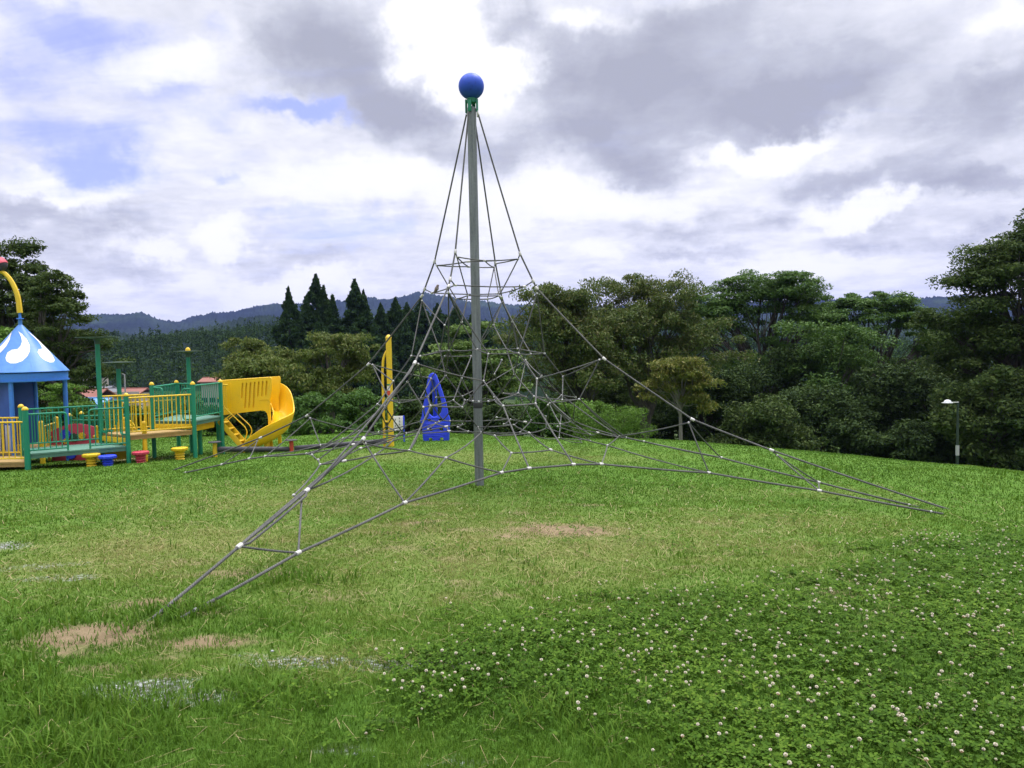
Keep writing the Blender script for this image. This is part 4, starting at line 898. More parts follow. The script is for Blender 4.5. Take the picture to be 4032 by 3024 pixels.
        for i, a in enumerate(nm):
            big = (a[:2] in ('NL', 'FL', 'FR') or a[0] == 'R') and not a.endswith('p')
            v = Vector(NODES[a])
            if big and h and 0 < i < len(nm)-1: clamps.append((v, (P[i+1]-P[i-1]).normalized(), .0185, .055))
            elif h and 0 < i < len(nm)-1: clamps.append((v, (P[i+1]-P[i-1]).normalized(), .017, .048))
            elif a in ('A1', 'A2', 'A3', 'B1', 'B2', 'B3', 'f2c', 'f1c', 'b1c', 'g5', 'b16', 'b13', 'r3', 'b25', 'b26', 'b15l', 'b12', 'cc1') and len(nm) > 2 and 0 < i < len(nm)-1: clamps.append((v, (P[i+1]-P[i-1]).normalized(), .0155, .05))
            elif not big: balls[a] = v
    # a second leg of rope lies beside the near guy
    for dx, a, b_ in ((.022, 'NL4', 'NL6'), (-.02, 'NL5', 'NL7'), (.03, 'NL6', 'NL7')):
        p, q = Vector(NODES[a]), Vector(NODES[b_]); made.append(((p-q).length, False, [p, p.lerp(q, .08)+Vector((dx, 0, -.012)), p.lerp(q, .5)+Vector((dx, 0, -.018)), p.lerp(q, .92)+Vector((dx, 0, -.012)), q], .0095))
    made.sort(key=lambda e: (not e[1], -e[0]))
    for L, h, pts, r_ in made[:100]: part(MB().tube(pts, r_, 8), 'anchor_rope' if h else 'rope', m_rope)
    mb = MB()
    for L, h, pts, r_ in made[100:]: mb.tube(pts, r_, 8)
    o = part(mb, 'short_ropes', m_rope); o['kind'] = 'stuff'
    uniq = []
    for c in clamps:
        if all((c[0]-u[0]).length > .02 for u in uniq): uniq.append(c)
    for v, d, r_, L in uniq: part(MB().tube([v-d*L*.5, v-d*L*.42, v+d*L*.42, v+d*L*.5], [r_*.86, r_, r_, r_*.86], 12), 'clamp', m_cl)
    bl = sorted(balls.values(), key=lambda v: (v-Vector((0, 0, 1.6))).length)
    for v in bl[:100]: part(MB().sphere(v, .0155, 10, (1, 1, .95)), 'knot_ball', m_ball)
    if len(bl) > 100:
        mb = MB()
        for v in bl[100:]: mb.sphere(v, .0155, 8)
        o = part(mb, 'far_knot_balls', m_ball); o['kind'] = 'stuff'
    # small bird perched on the upper rope ring
    p = Vector(NODES['B2']).lerp(Vector(NODES['B1']), .2)+Vector((0, 0, .006))
    m_b = paint('grey_brown_feathers', (.16, .125, .105), .8, .3, 60); m_bw = paint('pale_feathers', (.42, .38, .35), .8, .2, 60)
    bird = thing('bird', 'small grey-brown bird perched on the upper rope ring', 'bird', p); bird.scale = (.85, .95, .8)
    body = MB(); ax = Vector((.35, .1, .93)).normalized()
    body.tube([p*0+Vector(q) for q in ((-.03, 0, -.012), (-.012, 0, .006), (.004, 0, .032), (.014, 0, .058), (.018, 0, .073), (.024, 0, .088), (.027, 0, .1), (.026, 0, .108))], [.010, .023, .033, .030, .021, .0215, .018, .006], 12)
    body.build('body', m_b, bird)
    MB().sphere((.014, -.017, .04), .02, 10, (.8, .7, 1.5)).build('breast', m_bw, bird)
    MB().tube([(.038, 0, .096), (.053, 0, .093)], [.004, .001], 6).build('beak', m_dark, bird)
    MB().box((-.036, 0, -.03), (.012, .016, .055), 0, .003).build('tail', m_b, bird)
    for s_ in (-1, 1): MB().tube([(.002, .009*s_, .01), (.004, .009*s_, -.006)], .002, 5).build('leg', m_dark, bird)
make_net()
# ------------------------------------------------------------------ play equipment
m_yel = paint('yellow_enamel', (.70, .46, .012), .42, .3, 6); m_grn = paint('green_enamel_posts', (.006, .215, .115), .42, .22, 6)
m_slide = paint('yellow_moulded_plastic', (.82, .49, .006), .36, .12, 4, spec=.4); m_deckg = paint('green_rubber_deck', (.085, .2, .145), .75, .5, 12); m_deckb = paint('worn_brown_deck', (.36, .235, .08), .75, .5, 14)
m_blu = paint('blue_enamel', (.045, .2, .62), .42, .3, 5); m_blud = paint('deep_blue_panel', (.02, .075, .34), .5, .3, 5); m_red = paint('faded_red_board', (.52, .05, .085), .5, .35, 6)
m_wht = paint('white_enamel', (.72, .70, .68), .45, .3, 7); m_blk = paint('black_rubber_sleeve', (.035, .033, .04), .7, .4, 8, (.1, .09, .08)); m_ultra = paint('ultramarine_plastic', (.022, .055, .68), .4, .25, 5, (.03, .035, .12)); m_disc = paint('dull_green_disc', (.05, .085, .06), .6, .4, 12)
m_orr = paint('orange_red_enamel', (.55, .06, .025), .5, .3, 9); m_lav = paint('pale_slats', (.42, .42, .5), .6, .3, 9); m_dgrn = paint('dark_green_board', (.02, .08, .04), .5, .3)
def V3(p, z): return Vector((p[0], p[1], z))
def rail(mb, a, b, z0, z1, n, rt=.016, rb=.0095, loop=(0, 0), drop=0):
    """a barred rail between two plan points; loop rounds the free ends"""
    A, B = Vector((*a, 0)), Vector((*b, 0)); up = Vector((0, 0, 1))
    pts = [A+up*z0, A+up*z1, B+up*z1, B+up*z0] if loop == (1, 1) else ([A+up*z1, B+up*z1, B+up*(z0-drop)] if loop == (0, 1) else ([A+up*(z0-drop), A+up*z1, B+up*z1] if loop == (1, 0) else [A+up*z1, B+up*z1]))
    mb.tube(arc_pts(pts, .07), rt, 8); mb.tube([A+up*z0, B+up*z0], rt*.85, 8)
    for k in range(n): q = A.lerp(B, (k+1)/(n+1)); mb.tube([q+up*z0, q+up*z1], rb, 6, cap=False)
def deck_poly(mb, P, z, th):
    """deck slab with a ribbed edge"""
    poly = [(p[0], p[1]) for p in P]; mb.prism(poly, th*.35, Matrix.Identity(3), (0, 0, z-th*.175), bev=.006)
    c = sum((Vector(p) for p in poly), Vector((0, 0)))/len(poly); ins = [tuple(Vector(p)+(c-Vector(p)).normalized()*.02) for p in poly]
    mb.prism(ins, th*.62, Matrix.Identity(3), (0, 0, z-th*.67))
    for a, b in zip(ins, ins[1:]+ins[:1]):
        a, b = Vector(a), Vector(b); n = int((b-a).length/.03); an = math.atan2((b-a).y, (b-a).x)
        for k in range(n): q = a.lerp(b, (k+.5)/n); mb.box((q.x, q.y, z-th*.68), (.012, .012, th*.5), an)
def make_play():
    P = dict(PA=(-8.45, 13.3), PA2=(-9.03, 14.1), PB=(-7.14, 14.2), PC=(-6.235, 15.0), PE=(-7.13, 15.2), PD=(-6.11, 16.1), PF=(-7.25, 16.6), T1=(-7.95, 14.8), T2=(-8.08, 15.8), T3=(-7.12, 16.95), G1=(-9.24, 16.0), G2=(-9.27, 16.5), L1=(-10.3, 13.25), L2=(-10.4, 14.2))
    top = dict(PA=.64, PA2=.635, PB=.80, PC=.955, PE=.953, PD=.945, PF=.93, G1=.30, G2=.30, L1=.6, L2=.6); rad = dict(PA=.047, PA2=.045)
    r0 = thing('play_structure', 'green and yellow playground deck climber with barred rails and a yellow spiral slide', 'play structure', (-7.5, 14.6, gz(-7.5, 14.6)))
    off = -Vector(r0.location)
    def part(mb, nm, mt, par=r0):
        o = mb.build(nm, mt, par)
        if par is r0: o.location = off
        return o
    for k, zt in top.items():
        x, y = P[k]; r_ = rad.get(k, .041); zb = gz(x, y)-.1
        o = part(MB().tube([(x, y, zb), (x, y, zt)], r_, 20), 'post', m_grn)
        part(MB().lathe([(r_+.006, -.012), (r_+.008, 0), (r_*.98, .02), (r_*.72, .036), (r_*.35, .046), (0, .049)], (x, y, zt), 20), 'cap', m_yel, o)
    for k, zt, rd in (('T1', 1.9, .375), ('T2', 1.4, .29), ('T3', 1.6, .30)):
        x, y = P[k]; zb = gz(x, y)-.1; r_ = .044
        o = part(MB().tube([(x, y, zb), (x, y, zt-.02)], r_, 20), 'tall_post', m_grn)
        part(MB().lathe([(r_+.004, -.14), (r_+.012, -.08), (r_*1.6, -.045), (rd*.45, -.024), (rd, -.012), (rd, 0), (0, .006)], (x, y, zt), 40), 'disc_top', [m_disc], o)
        if k == 'T3': part(MB().lathe([(.05, 0), (.052, .02), (.04, .055), (.02, .07), (0, .074)], (x, y, zt+.006), 18), 'cap', m_yel, o)
    for nm, ks, z, mt in (('deck', ('PA', 'PB', 'T1', 'PA2'), -.137, m_deckg), ('deck', ('PB', 'PC', 'PE', 'T1'), .058, m_deckb), ('deck', ('PC', 'PD', 'PF', 'PE'), .232, m_deckg), ('deck', ('L1', 'PA', 'PA2', 'L2'), -.271, m_deckb)):
        mb = MB(); deck_poly(mb, [P[q] for q in ks], z, .095); part(mb, nm, mt)
    L = lambda a, b, t: tuple(Vector(P[a]).lerp(Vector(P[b]), t))
    def rl(a, b, z0, z1, n, mt, **kw): mb = MB(); rail(mb, a, b, z0, z1, n, **kw); part(mb, 'railing', mt)
    rl(P['PA'], L('PA', 'PB', .39), -.08, .55, 6, m_grn, loop=(0, 1), drop=.05); rl(L('PA', 'PB', .61), P['PB'], -.08, .575, 6, m_grn, loop=(1, 0), drop=.05)
    rl(P['PA2'], P['T1'], -.06, .58, 12, m_grn); rl(P['PB'], P['PC'], .115, .75, 14, m_yel); rl(P['T1'], P['PE'], .115, .755, 11, m_yel)
    rl(P['PC'], P['PD'], .31, .92, 13, m_grn); rl(P['PE'], P['PF'], .31, .90, 14, m_grn); rl(L('PF', 'PD', .0), L('PF', 'PD', .42), .31, .9, 6, m_grn, loop=(0, 1))
    rl(P['L1'], P['PA'], -.21, .42, 17, m_yel); rl(P['L2'], P['PA2'], -.21, .43, 14, m_yel); rl(P['G1'], P['T2'], -.2, .2, 10, m_grn); rl(P['G2'], P['T3'], -.1, .24, 12, m_grn)
    rl(P['T2'], P['PF'], -.05, .55, 8, m_yel); rl(P['T1'], P['T2'], -.1, .62, 9, m_grn)
    for a, b, z0, z1 in (('T1', 'PB', .07, .70), ('PB', 'T1', .07, .70), ('PE', 'PC', .26, .88), ('PC', 'PE', .26, .86)):
        q0, q1 = L(a, b, .04), L(a, b, .26); part(MB().tube(arc_pts([V3(q0, z1), V3(q1, z1), V3(q1, z0), V3(q0, z0)], .07), .016, 8), 'hand_loop', m_grn)
    # step boards between the decks and the yellow boards hung below the top one
    for a, b, z, h in (('PB', 'T1', -.05, .1), ('PE', 'PC', .125, .09)):
        A, B = Vector(P[a]), Vector(P[b]); c = A.lerp(B, .5); part(MB().box((c.x, c.y, z), ((B-A).length-.1, .03, h), math.atan2((B-A).y, (B-A).x), .006), 'riser_board', m_yel)
    c = Vector(P['PC']).lerp(Vector(P['PD']), .5); part(MB().box((c.x-.12, c.y, .065), (.9, .03, .13), math.atan2(P['PD'][1]-P['PC'][1], P['PD'][0]-P['PC'][0]), .01).box((c.x-.10, c.y, .07), (.86, .012, .03), math.atan2(P['PD'][1]-P['PC'][1], P['PD'][0]-P['PC'][0])), 'side_board', m_yel)
    # crawl panels
    XZ = ((1, 0, 0), (0, 0, 1), (0, -1, 0))
    arc = lambda cx, cz, r_, a0, a1, n: [(cx+r_*math.cos(R(a0+(a1-a0)*i/n)), cz+r_*math.sin(R(a0+(a1-a0)*i/n))) for i in range(n+1)]
    part(MB().prism([(-7.93, -.49), (-7.47, -.47), (-7.47, -.24)]+arc(-7.67, -.24, .085, 0, -180, 12)+[(-7.93, -.24)], .03, XZ, (0, 14.86, 0)), 'crawl_panel', m_yel)
    part(MB().prism([(-7.86, .06)]+arc(-7.66, .06, .18, 180, 0, 16)+[(-7.46, .06), (-7.46, .02), (-7.86, .02)], .03, XZ, (0, 15.08, 0)), 'arch_panel', m_yel)
    part(MB().prism([(-8.06, .05)]+arc(-7.84, .05, .2, 180, 0, 16)+[(-7.62, .05), (-7.62, -.05), (-8.06, -.05)], .03, XZ, (0, 15.5, 0)), 'arch_panel', m_yel)
    for x, y, zt in ((-6.95, 14.45, .30), (-7.9, 15.6, .28)): part(MB().tube([(x, y, gz(x, y)-.1), (x, y, zt-.05)], .042, 18).lathe([(.048, 0), (.046, .02), (.03, .045), (0, .05)], (x, y, zt-.05), 18), 'yellow_post', m_yel)
    for x, y in ((-6.5, 15.9), (-6.85, 16.35), (-6.28, 16.35)): part(MB().tube([(x, y, gz(x, y)-.1), (x, y, .15)], .046, 18), 'deck_leg', m_grn)
    # ---- slide: moulded side panels, spiral chute, foot
    kx = lambda p: -6.198+(p-345)*.0012494
    kz = lambda px, py: .954-(py-210)*.00125+(px-345)*.00002
    K = lambda px, py: (kx(px), kz(px, py))
    outline = [K(345, 212), K(1185, 180), K(1207, 190), K(1216, 215), K(1206, 400), K(1172, 560), K(1178, 900), K(1196, 1380), K(1134, 1380), K(1132, 860), K(1118, 790), K(1085, 752), K(1040, 738), K(560, 776), K(345, 800)]
    slots = []
    for (tx, ty), (bx_, by_) in zip(((720, 275), (787, 272), (857, 268), (927, 262), (997, 258), (1065, 255), (1132, 250)), ((700, 505), (748, 685), (818, 680), (890, 675), (975, 485), (1045, 480), (1112, 475))):
        w = 14; s_ = [(tx+w*math.cos(R(a)), ty-w*math.sin(R(a))) for a in range(0, 181, 30)]+[(bx_+w*math.cos(R(a)), by_-w*math.sin(R(a))) for a in range(180, 361, 30)]
        slots.append([K(*q) for q in s_])
    for y, fr in ((16.36, True), (16.98, False)):
        mb = MB().prism(outline, .035, XZ, (0, y, 0), holes=slots if fr else (), bev=0 if fr else .01)
        mb.prism([K(480, 222), K(1180, 195), K(1160, 560), K(1090, 735), K(480, 772)], .03, XZ, (0, y+.03, 0))
        if fr:
            mb.box((kx(515), y-.006, .59), (.012, .03, .68), 0, .004)
            q0, q1 = K(995, 562), K(1168, 545); mb.box(((q0[0]+q1[0])/2, y-.012, (q0[1]+q1[1])/2), (.215, .03, .012), 0, .004)
            mb.tube([(kx(345), y-.004, kz(345, 212)), (kx(1185), y-.004, kz(1185, 182)), (kx(1212), y-.004, kz(1212, 205))], .016, 10)
        part(mb, 'slide_panel', m_slide)
    path = [(-5.52, 16.9, .26), (-5.27, 16.93, .235), (-5.07, 16.84, .15), (-4.945, 16.62, -.03), (-4.945, 16.38, -.17), (-5.1, 16.2, -.31), (-5.34, 16.11, -.42), (-5.6, 16.09, -.50)]
    orim = [.80, .87, .70, .30, .20, .08, -.09, -.33]; irim = [.5, .46, .36, .24, .12, -.02, -.17, -.36]
    def cr(Ls, t):
        n = len(Ls)-1; i = min(int(t), n-1); u = t-i; a, b, c, d = Ls[max(i-1, 0)], Ls[i], Ls[i+1], Ls[min(i+2, n)]
        f = lambda p, q, r_, s_: .5*((2*q)+(-p+r_)*u+(2*p-5*q+4*r_-s_)*u*u+(-p+3*q-3*r_+s_)*u**3)
        return Vector([f(*z) for z in zip(a, b, c, d)]) if isinstance(a, tuple) else f(a, b, c, d)
    v = []; f = []; NS, NP = 56, 17
    for i in range(NS):
        t = i/(NS-1)*(len(path)-1); p = cr(path, t); d = (cr(path, min(t+.05, len(path)-1.001))-cr(path, max(t-.05, 0))); d.z = 0; d.normalize(); n_ = Vector((-d.y, d.x, 0))   # left of travel (travel turns right: outside is left)
        ho, hi = cr(orim, t)-p.z, cr(irim, t)-p.z
        for k in range(NP):
            a = -1+2*k/(NP-1); h = ho if a > 0 else hi; lat = .205*math.copysign(abs(a)**.62, a) if abs(a) > 1e-6 else 0.
            v.append(p+n_*lat*(1 if a > 0 else 1.12)+Vector((0, 0, h*abs(a)**2.1)))
    for i in range(NS-1):
        for k in range(NP-1): q = i*NP+k; f.append([q, q+1, q+NP+1, q+NP])
    mb = MB(); mb.add(v, f); o = part(mb, 'slide_chute', m_slide)
    md = o.modifiers.new('thick', 'SOLIDIFY'); md.thickness = .022; md.offset = 0; md2 = o.modifiers.new('rim', 'BEVEL'); md2.width = .008; md2.segments = 2; md2.limit_method = 'ANGLE'
    part(MB().box((-5.215, 16.22, -.40), (.07, .2, .32), 0, .02), 'slide_foot', m_slide)
    # ---- ladder beside the slide
    mb = MB(); a, b = Vector((-6.2, 16.18, .12)), Vector((-5.6, 16.02, -.52)); d = (b-a); ax = Matrix((d.normalized(), Vector((0, 1, 0)).cross(d).normalized().cross(d).normalized()*-1, d.cross(Vector((0, 1, 0))).normalized())).transposed()
    for dy in (0, .3):
        xax = d.normalized(); zax = Vector((0, 1, 0)); zax = (zax-xax*zax.dot(xax)).normalized(); yax = zax.cross(xax); M = Matrix((xax, zax, yax)).transposed()
        mb.box(a.lerp(b, .5)+Vector((0, dy, 0)), (d.length, .012, .11), 0, .004, M)
        if dy == 0:
            for k in range(8):
                q = a.lerp(b, (k+.7)/8.4)+Vector((0, -.008, 0)); 
                for s_ in (-.028, .028): mb.sphere(q+yax*s_, .008, 6)
    for k in range(5): q = a.lerp(b, (k+.5)/5); mb.box((q.x, q.y+.15, q.z+.01), (.11, .3, .02), 0, .005)
    part(mb, 'ladder', m_yel)
    for dy in (0., .3):
        z0 = lambda px, py: Vector((kx(px), 16.13+dy, kz(px, py)))
        part(MB().tube(arc_pts([z0(350, 497), z0(432, 500), z0(446, 640), z0(600, 800), z0(800, 1000), z0(830, 1090), z0(778, 1225)], .06), .0125, 8).tube([z0(442, 872), z0(570, 775)], .0115, 8), 'handrail', m_yel)
    mb = MB(); rail(mb, (-6.17, 16.22), (-6.0, 16.22), .36, .87, 3); part(mb, 'railing', m_yel)
    part(MB().tube([(-6.155, 16.25, gz(-6.15, 16.25)-.1), (-6.155, 16.25, .2)], .012, 8), 'support_pole', m_yel)
    return r0
make_play()
def make_panel():
    XZ = ((1, 0, 0), (0, 0, 1), (0, -1, 0)); x0, x1 = -9.165, -8.29
    r0 = thing('activity_board', 'red arched board with toy gears between two yellow posts behind the green deck', 'activity panel', (-8.73, 15.2, gz(-8.73, 15.2))); off = -Vector(r0.location)
    def part(mb, nm, mt): o = mb.build(nm, mt, r0); o.location = off; return o
    tp = [(x1-(x1-x0)*i/16, .20-.15*((i/16-.42)/.58)**2 if i/16 > .42 else .20-.07*((.42-i/16)/.42)**2) for i in range(17)]
    part(MB().prism([(x0, -.6), (x1, -.6)]+tp, .03, XZ, (0, 15.2, 0), bev=.006), 'board', m_red)
    def gear(cx, cz, r_, n, mt, y=15.165):
        pl = []
        for i in range(n*4): a = 2*math.pi*i/(n*4); q = r_*(1.12 if i % 4 in (1, 2) else .95); pl.append((cx+q*math.cos(a), cz+q*math.sin(a)))
        mb = MB().prism(pl, .03, XZ, (0, y, 0)); mb.sphere((cx, y-.02, cz), .014, 8); part(mb, 'gear', mt)
    gear(-8.858, -.011, .095, 14, m_ultra); gear(-8.529, -.04, .062, 10, m_yel); gear(-8.694, -.067, .075, 10, m_dgrn); gear(-8.763, -.401, .09, 12, m_ultra, 15.16); gear(-8.85, -.14, .05, 8, m_yel, 15.16)
    for x, y, zt in ((-9.0, 14.62, .327), (-9.3, 15.62, .32), (-9.19, 15.14, .1), (-8.25, 15.2, .16)):
        r_ = .046 if zt > .3 else .022; part(MB().tube([(x, y, gz(x, y)-.1), (x, y, zt-.05)], r_, 18).lathe([(r_, 0), (r_*1.05, .012), (r_*.7, .04), (0, .05)], (x, y, zt-.05), 18), 'post', m_yel)
    for z in (-.06, -.42):
        for x in (x0-.005, x1+.005): part(MB().sphere((x, 15.17, z), .035, 12), 'clamp', m_yel)
    mb = MB(); rail(mb, (-9.0, 14.62), (-9.3, 15.62), -.35, .2, 7); part(mb, 'railing', m_yel)
make_panel()
def make_tower():
    cx, cy = -9.537, 15.0; g0 = gz(cx, cy)
    r0 = thing('play_tower', 'blue play hut on round posts with a pointed roof painted with white swirls', 'play hut', (cx, cy, g0)); off = Vector((0, 0, -g0))
    def part(mb, nm, mt, par=r0):
        o = mb.build(nm, mt, par)
        if par is r0: o.location = off
        return o
    m_roof, T, b = new_mat('streaked_blue_roof'); oc = T.new('ShaderNodeTexCoord').outputs['Object']
    s = T.new('ShaderNodeSeparateXYZ'); T.l.new(oc, s.inputs[0]); an = T.math('ARCTAN2', s.outputs[1], s.outputs[0]); cv = T.new('ShaderNodeCombineXYZ'); T.put(cv.inputs[0], T.math('MULTIPLY', an, 9.)); T.put(cv.inputs[1], T.math('MULTIPLY', s.outputs[2], 2.2))
    st = T.noise(cv.outputs[0], 2.4, 6, .65); n = T.noise(oc, 5, 5, .6)
    c = T.mix(T.rng(n, .3, .7), (.045, .165, .47), (.08, .23, .55)); c = T.mix(T.rng(st, .6, .74, 0, .75), c, (.05, .075, .13))
    T.put(b.inputs['Base Color'], c); b.inputs['Roughness'].default_value = .42
    rz_ = lambda z: .79*(2.17-z)/(2.17-1.255)+.035*(z-1.255)/(2.17-1.255)
    roof = part(MB().lathe([(.76, 1.252), (.79, 1.25), (.792, 1.262), (.035, 2.17), (.035, 2.28)], (0, 0, 0), 64), 'roof', m_roof)
    px = [(165, 240), (200, 270), (240, 320), (265, 380), (262, 430), (235, 480), (190, 520), (130, 540), (85, 540), (50, 520), (40, 490), (60, 440), (100, 415), (150, 410), (180, 380), (195, 340), (190, 300), (175, 265)]
    poly = []
    for x, y in px: z = 1.6-((1200+y/2.37)-1392)/3028*15; poly.append((math.asin(max(-1, min(1, (x-188)*.00178/rz_(z)))), z))
    A = np.array(poly); tg, zg = np.meshgrid(np.linspace(A[:, 0].min(), A[:, 0].max(), 150), np.linspace(A[:, 1].min(), A[:, 1].max(), 150)); ins = inpoly_d(tg.ravel(), zg.ravel(), A).reshape(tg.shape) > 0
    for k in range(6):
        v = []; f = []; idx = {}; th0 = R(-57.5)+k*2*math.pi/6
        def vi(i, j):
            if (i, j) not in idx:
                z = zg[i, j]; r_ = rz_(z)+.0035; a = th0+tg[i, j]; idx[(i, j)] = len(v); v.append((r_*math.cos(a), r_*math.sin(a), z+.0035))
            return idx[(i, j)]
        for i in range(149):
            for j in range(149):
                if ins[i, j] and ins[i+1, j] and ins[i, j+1] and ins[i+1, j+1]: f.append([vi(i, j), vi(i, j+1), vi(i+1, j+1), vi(i+1, j)])
        mb = MB(); mb.add(v, f); part(mb, 'swirl', m_wht, roof)
    part(MB().lathe([(.72, 1.10), (.765, 1.10), (.77, 1.235), (.72, 1.24)], (0, 0, 0), 64).lathe([(.74, 1.085), (.787, 1.075), (.79, 1.098), (.74, 1.1)], (0, 0, 0), 64), 'fascia', m_blu)
    part(MB().lathe([(.03, 2.275), (.066, 2.28), (.066, 2.292), (.024, 2.3), (.022, 2.42), (0, 2.42)], (0, 0, 0), 20), 'spike', m_blu)
    arm = [(.002, 0, 2.40), (-.004, 0, 2.55), (-.022, 0, 2.72), (-.072, 0, 2.893), (-.15, 0, 3.05), (-.245, 0, 3.165), (-.33, 0, 3.21)]
    mb = MB(); 
    pts = arc_pts(arm, .08, 4); mb.tube(pts, [.05-.012*i/len(pts) for i in range(len(pts))], 6); part(mb, 'curved_arm', m_yel)
    hd = part(MB().sphere((-.348, 0, 3.34), .142, 28), 'head', m_blk)
    part(MB().lathe([(.1495, -.03), (.151, 0), (.125, .085), (.07, .135), (0, .151)], (-.350, 0, 3.34), 24, Matrix.Rotation(R(-28), 3, 'Y')), 'red_crown', m_red, hd)
    part(MB().lathe([(.034, 0), (.03, .012), (0, .014)], (-.40, -.128, 3.345), 14, Matrix.Rotation(R(90), 3, 'X')), 'eye', m_wht, hd)
    for k in range(4): a = R(-73.5+90*k); x, y = .72*math.cos(a), .72*math.sin(a); part(MB().tube([(x, y, g0-.15), (x, y, 1.1)], .042, 18), 'post', m_blu)
    a, b_ = Vector((.72*math.cos(R(106.5)), .72*math.sin(R(106.5)), 0)), Vector((.72*math.cos(R(196.5)), .72*math.sin(R(196.5)), 0)); c = a.lerp(b_, .5)
    part(MB().box((c.x, c.y, .38), ((b_-a).length-.08, .025, 1.42), math.atan2((b_-a).y, (b_-a).x), .008), 'wall_panel', m_blud)
    a, b_ = Vector((.72*math.cos(R(196.5)), .72*math.sin(R(196.5)), 0)), Vector((.72*math.cos(R(286.5)), .72*math.sin(R(286.5)), 0)); c = a.lerp(b_, .5)
    part(MB().box((c.x, c.y, .38), ((b_-a).length-.08, .025, 1.42), math.atan2((b_-a).y, (b_-a).x), .008), 'wall_panel', m_blud)
    mb = MB(); mb.lathe([(.74, -.3), (.76, -.29), (.76, -.21), (0, -.2)], (0, 0, 0), 4, Matrix.Rotation(R(16.5), 3, 'Z')); part(mb, 'floor', m_deckb)
    mb = MB()
    for i in range(9): t = (i+.5)/9; a = Vector((.72*math.cos(R(-73.5)), .72*math.sin(R(-73.5)), 0)).lerp(Vector((.72*math.cos(R(196.5)), .72*math.sin(R(196.5)), 0)), t); mb.box((a.x-.02, a.y-.02, .02), (.06, .015, .5), R(151.5), .004)
    part(mb, 'slat_panel', m_lav)
make_tower()
def make_stools():
    specs = [(-7.615, 13.8, .23, m_yel, 'yellow scalloped stepping stool on a coiled base, leftmost under the green deck'), (-7.322, 13.8, .19, m_ultra, 'blue scalloped stepping stool under the green deck, between the yellow and red ones'), (-6.92, 14.2, .215, m_red, 'red scalloped stepping stool right of the green corner post'), (-6.366, 14.6, .235, m_yel, 'yellow scalloped stepping stool standing alone in front of the brown deck, rightmost of the row')]
    for x, y, h, mt, lab in specs:
        t = thing('stepping_stool', lab, 'stepping stool', (x, y, gz(x, y)), 0, 'stepping stools along the play decks')
        v = []; f = []; n = 72; rows = [(.132, h-.055), (.143, h-.05), (.148, h-.03), (.146, h-.008), (.132, h), (.07, h+.002)]
        for r_, z in rows:
            for k in range(n): a = 2*math.pi*k/n; q = r_*(1+.028*math.cos(12*a)*(r_ > .1)); v.append((q*math.cos(a), q*math.sin(a), z-.004*math.cos(12*a)*(z < h-.02)))
        for i in range(len(rows)-1):
            for k in range(n): k2 = (k+1) % n; f.append([i*n+k, i*n+k2, (i+1)*n+k2, (i+1)*n+k])
        f.append(list(range(n))[::-1]); f.append([(len(rows)-1)*n+k for k in range(n)])
        MB().add(v, f).build('seat', mt, t)
        pr = []; m = 40
        for i in range(m+1): u = i/m; z = -.05+(h-.0)*u*.97; pr.append(((.078+.03*max(0, u-.35)**1.5+.011*math.sin(u*4.6*2*math.pi)), z if i else -.05))
        MB().lathe([(r_, min(z, h-.052)) for r_, z in pr], (0, 0, 0), 28).build('coil_base', m_yel if mt is not m_ultra and mt is not m_red else mt, t)
make_stools()
def make_beam():
    r0 = thing('balance_beam', 'low black rubber balance beams on yellow and red posts with flat discs', 'balance beam', (-4.58, 15.8, gz(-4.58, 15.8))); off = -Vector(r0.location)
    def part(mb, nm, mt): o = mb.build(nm, mt, r0); o.location = off; return o
    part(MB().tube([(-5.84, 15.12, -.353), (-5.81, 15.13, -.353), (-4.66, 15.77, -.458), (-4.62, 15.79, -.46)], [.04, .052, .052, .04], 18), 'beam', m_blk)
    part(MB().tube([(-4.53, 15.83, -.455), (-4.5, 15.84, -.452), (-2.8, 16.68, -.44), (-2.77, 16.7, -.44)], [.04, .052, .052, .04], 18), 'beam', m_blk)
    for x, y, zt, mt in ((-5.886, 15.1, -.2, m_yel), (-4.577, 15.8, -.272, m_orr)):
        part(MB().tube([(x, y, gz(x, y)-.1), (x, y, zt-.01)], .042, 18), 'post', mt); part(MB().lathe([(.118, -.012), (.125, -.008), (.125, .0), (.11, .006), (0, .008)], (x, y, zt), 32), 'disc', m_blk)
make_beam()
def make_yellow_pole():
    x, y = -2.674, 16.8; g0 = gz(x, y); r0 = thing('climbing_pole', 'tall yellow metal pole with a bent yellow grip bar on its left side', 'pole', (x, y, g0)); off = -Vector(r0.location)
    def part(mb, nm, mt): o = mb.build(nm, mt, r0); o.location = off; return o
    part(MB().tube([(x, y, g0-.1), (x, y, 1.80)], .062, 24), 'pole', m_yel); part(MB().lathe([(.066, 0), (.068, .014), (.062, .02), (.05, .05), (.025, .072), (0, .078)], (x, y, 1.80), 24), 'cap', m_yel)
    part(MB().tube(arc_pts([(x-.05, y, 1.52), (x-.125, y, 1.36), (x-.15, y, 1.1), (x-.15, y, g0-.05)], .2, 7), .028, 12).tube([(x-.15, y, -.02), (x, y, -.035)], .02, 10).tube([(x-.15, y, g0+.11), (x, y, g0+.10)], .02, 10), 'grip_bar', m_yel)
    for z0, z1, mt in ((.77, .80, m_grn), (.66, .755, m_wht), (.555, .655, m_orr)):
        v = []; n = 10
        for i in range(n+1):
            a = R(-150+75*i/n)
            for z in (z0, z1): v.append((x+.0645*math.cos(a), y+.0645*math.sin(a), z))
        mb = MB().add(v, [[2*i, 2*i+2, 2*i+3, 2*i+1] for i in range(n)]); part(mb, 'sticker', mt)
make_yellow_pole()
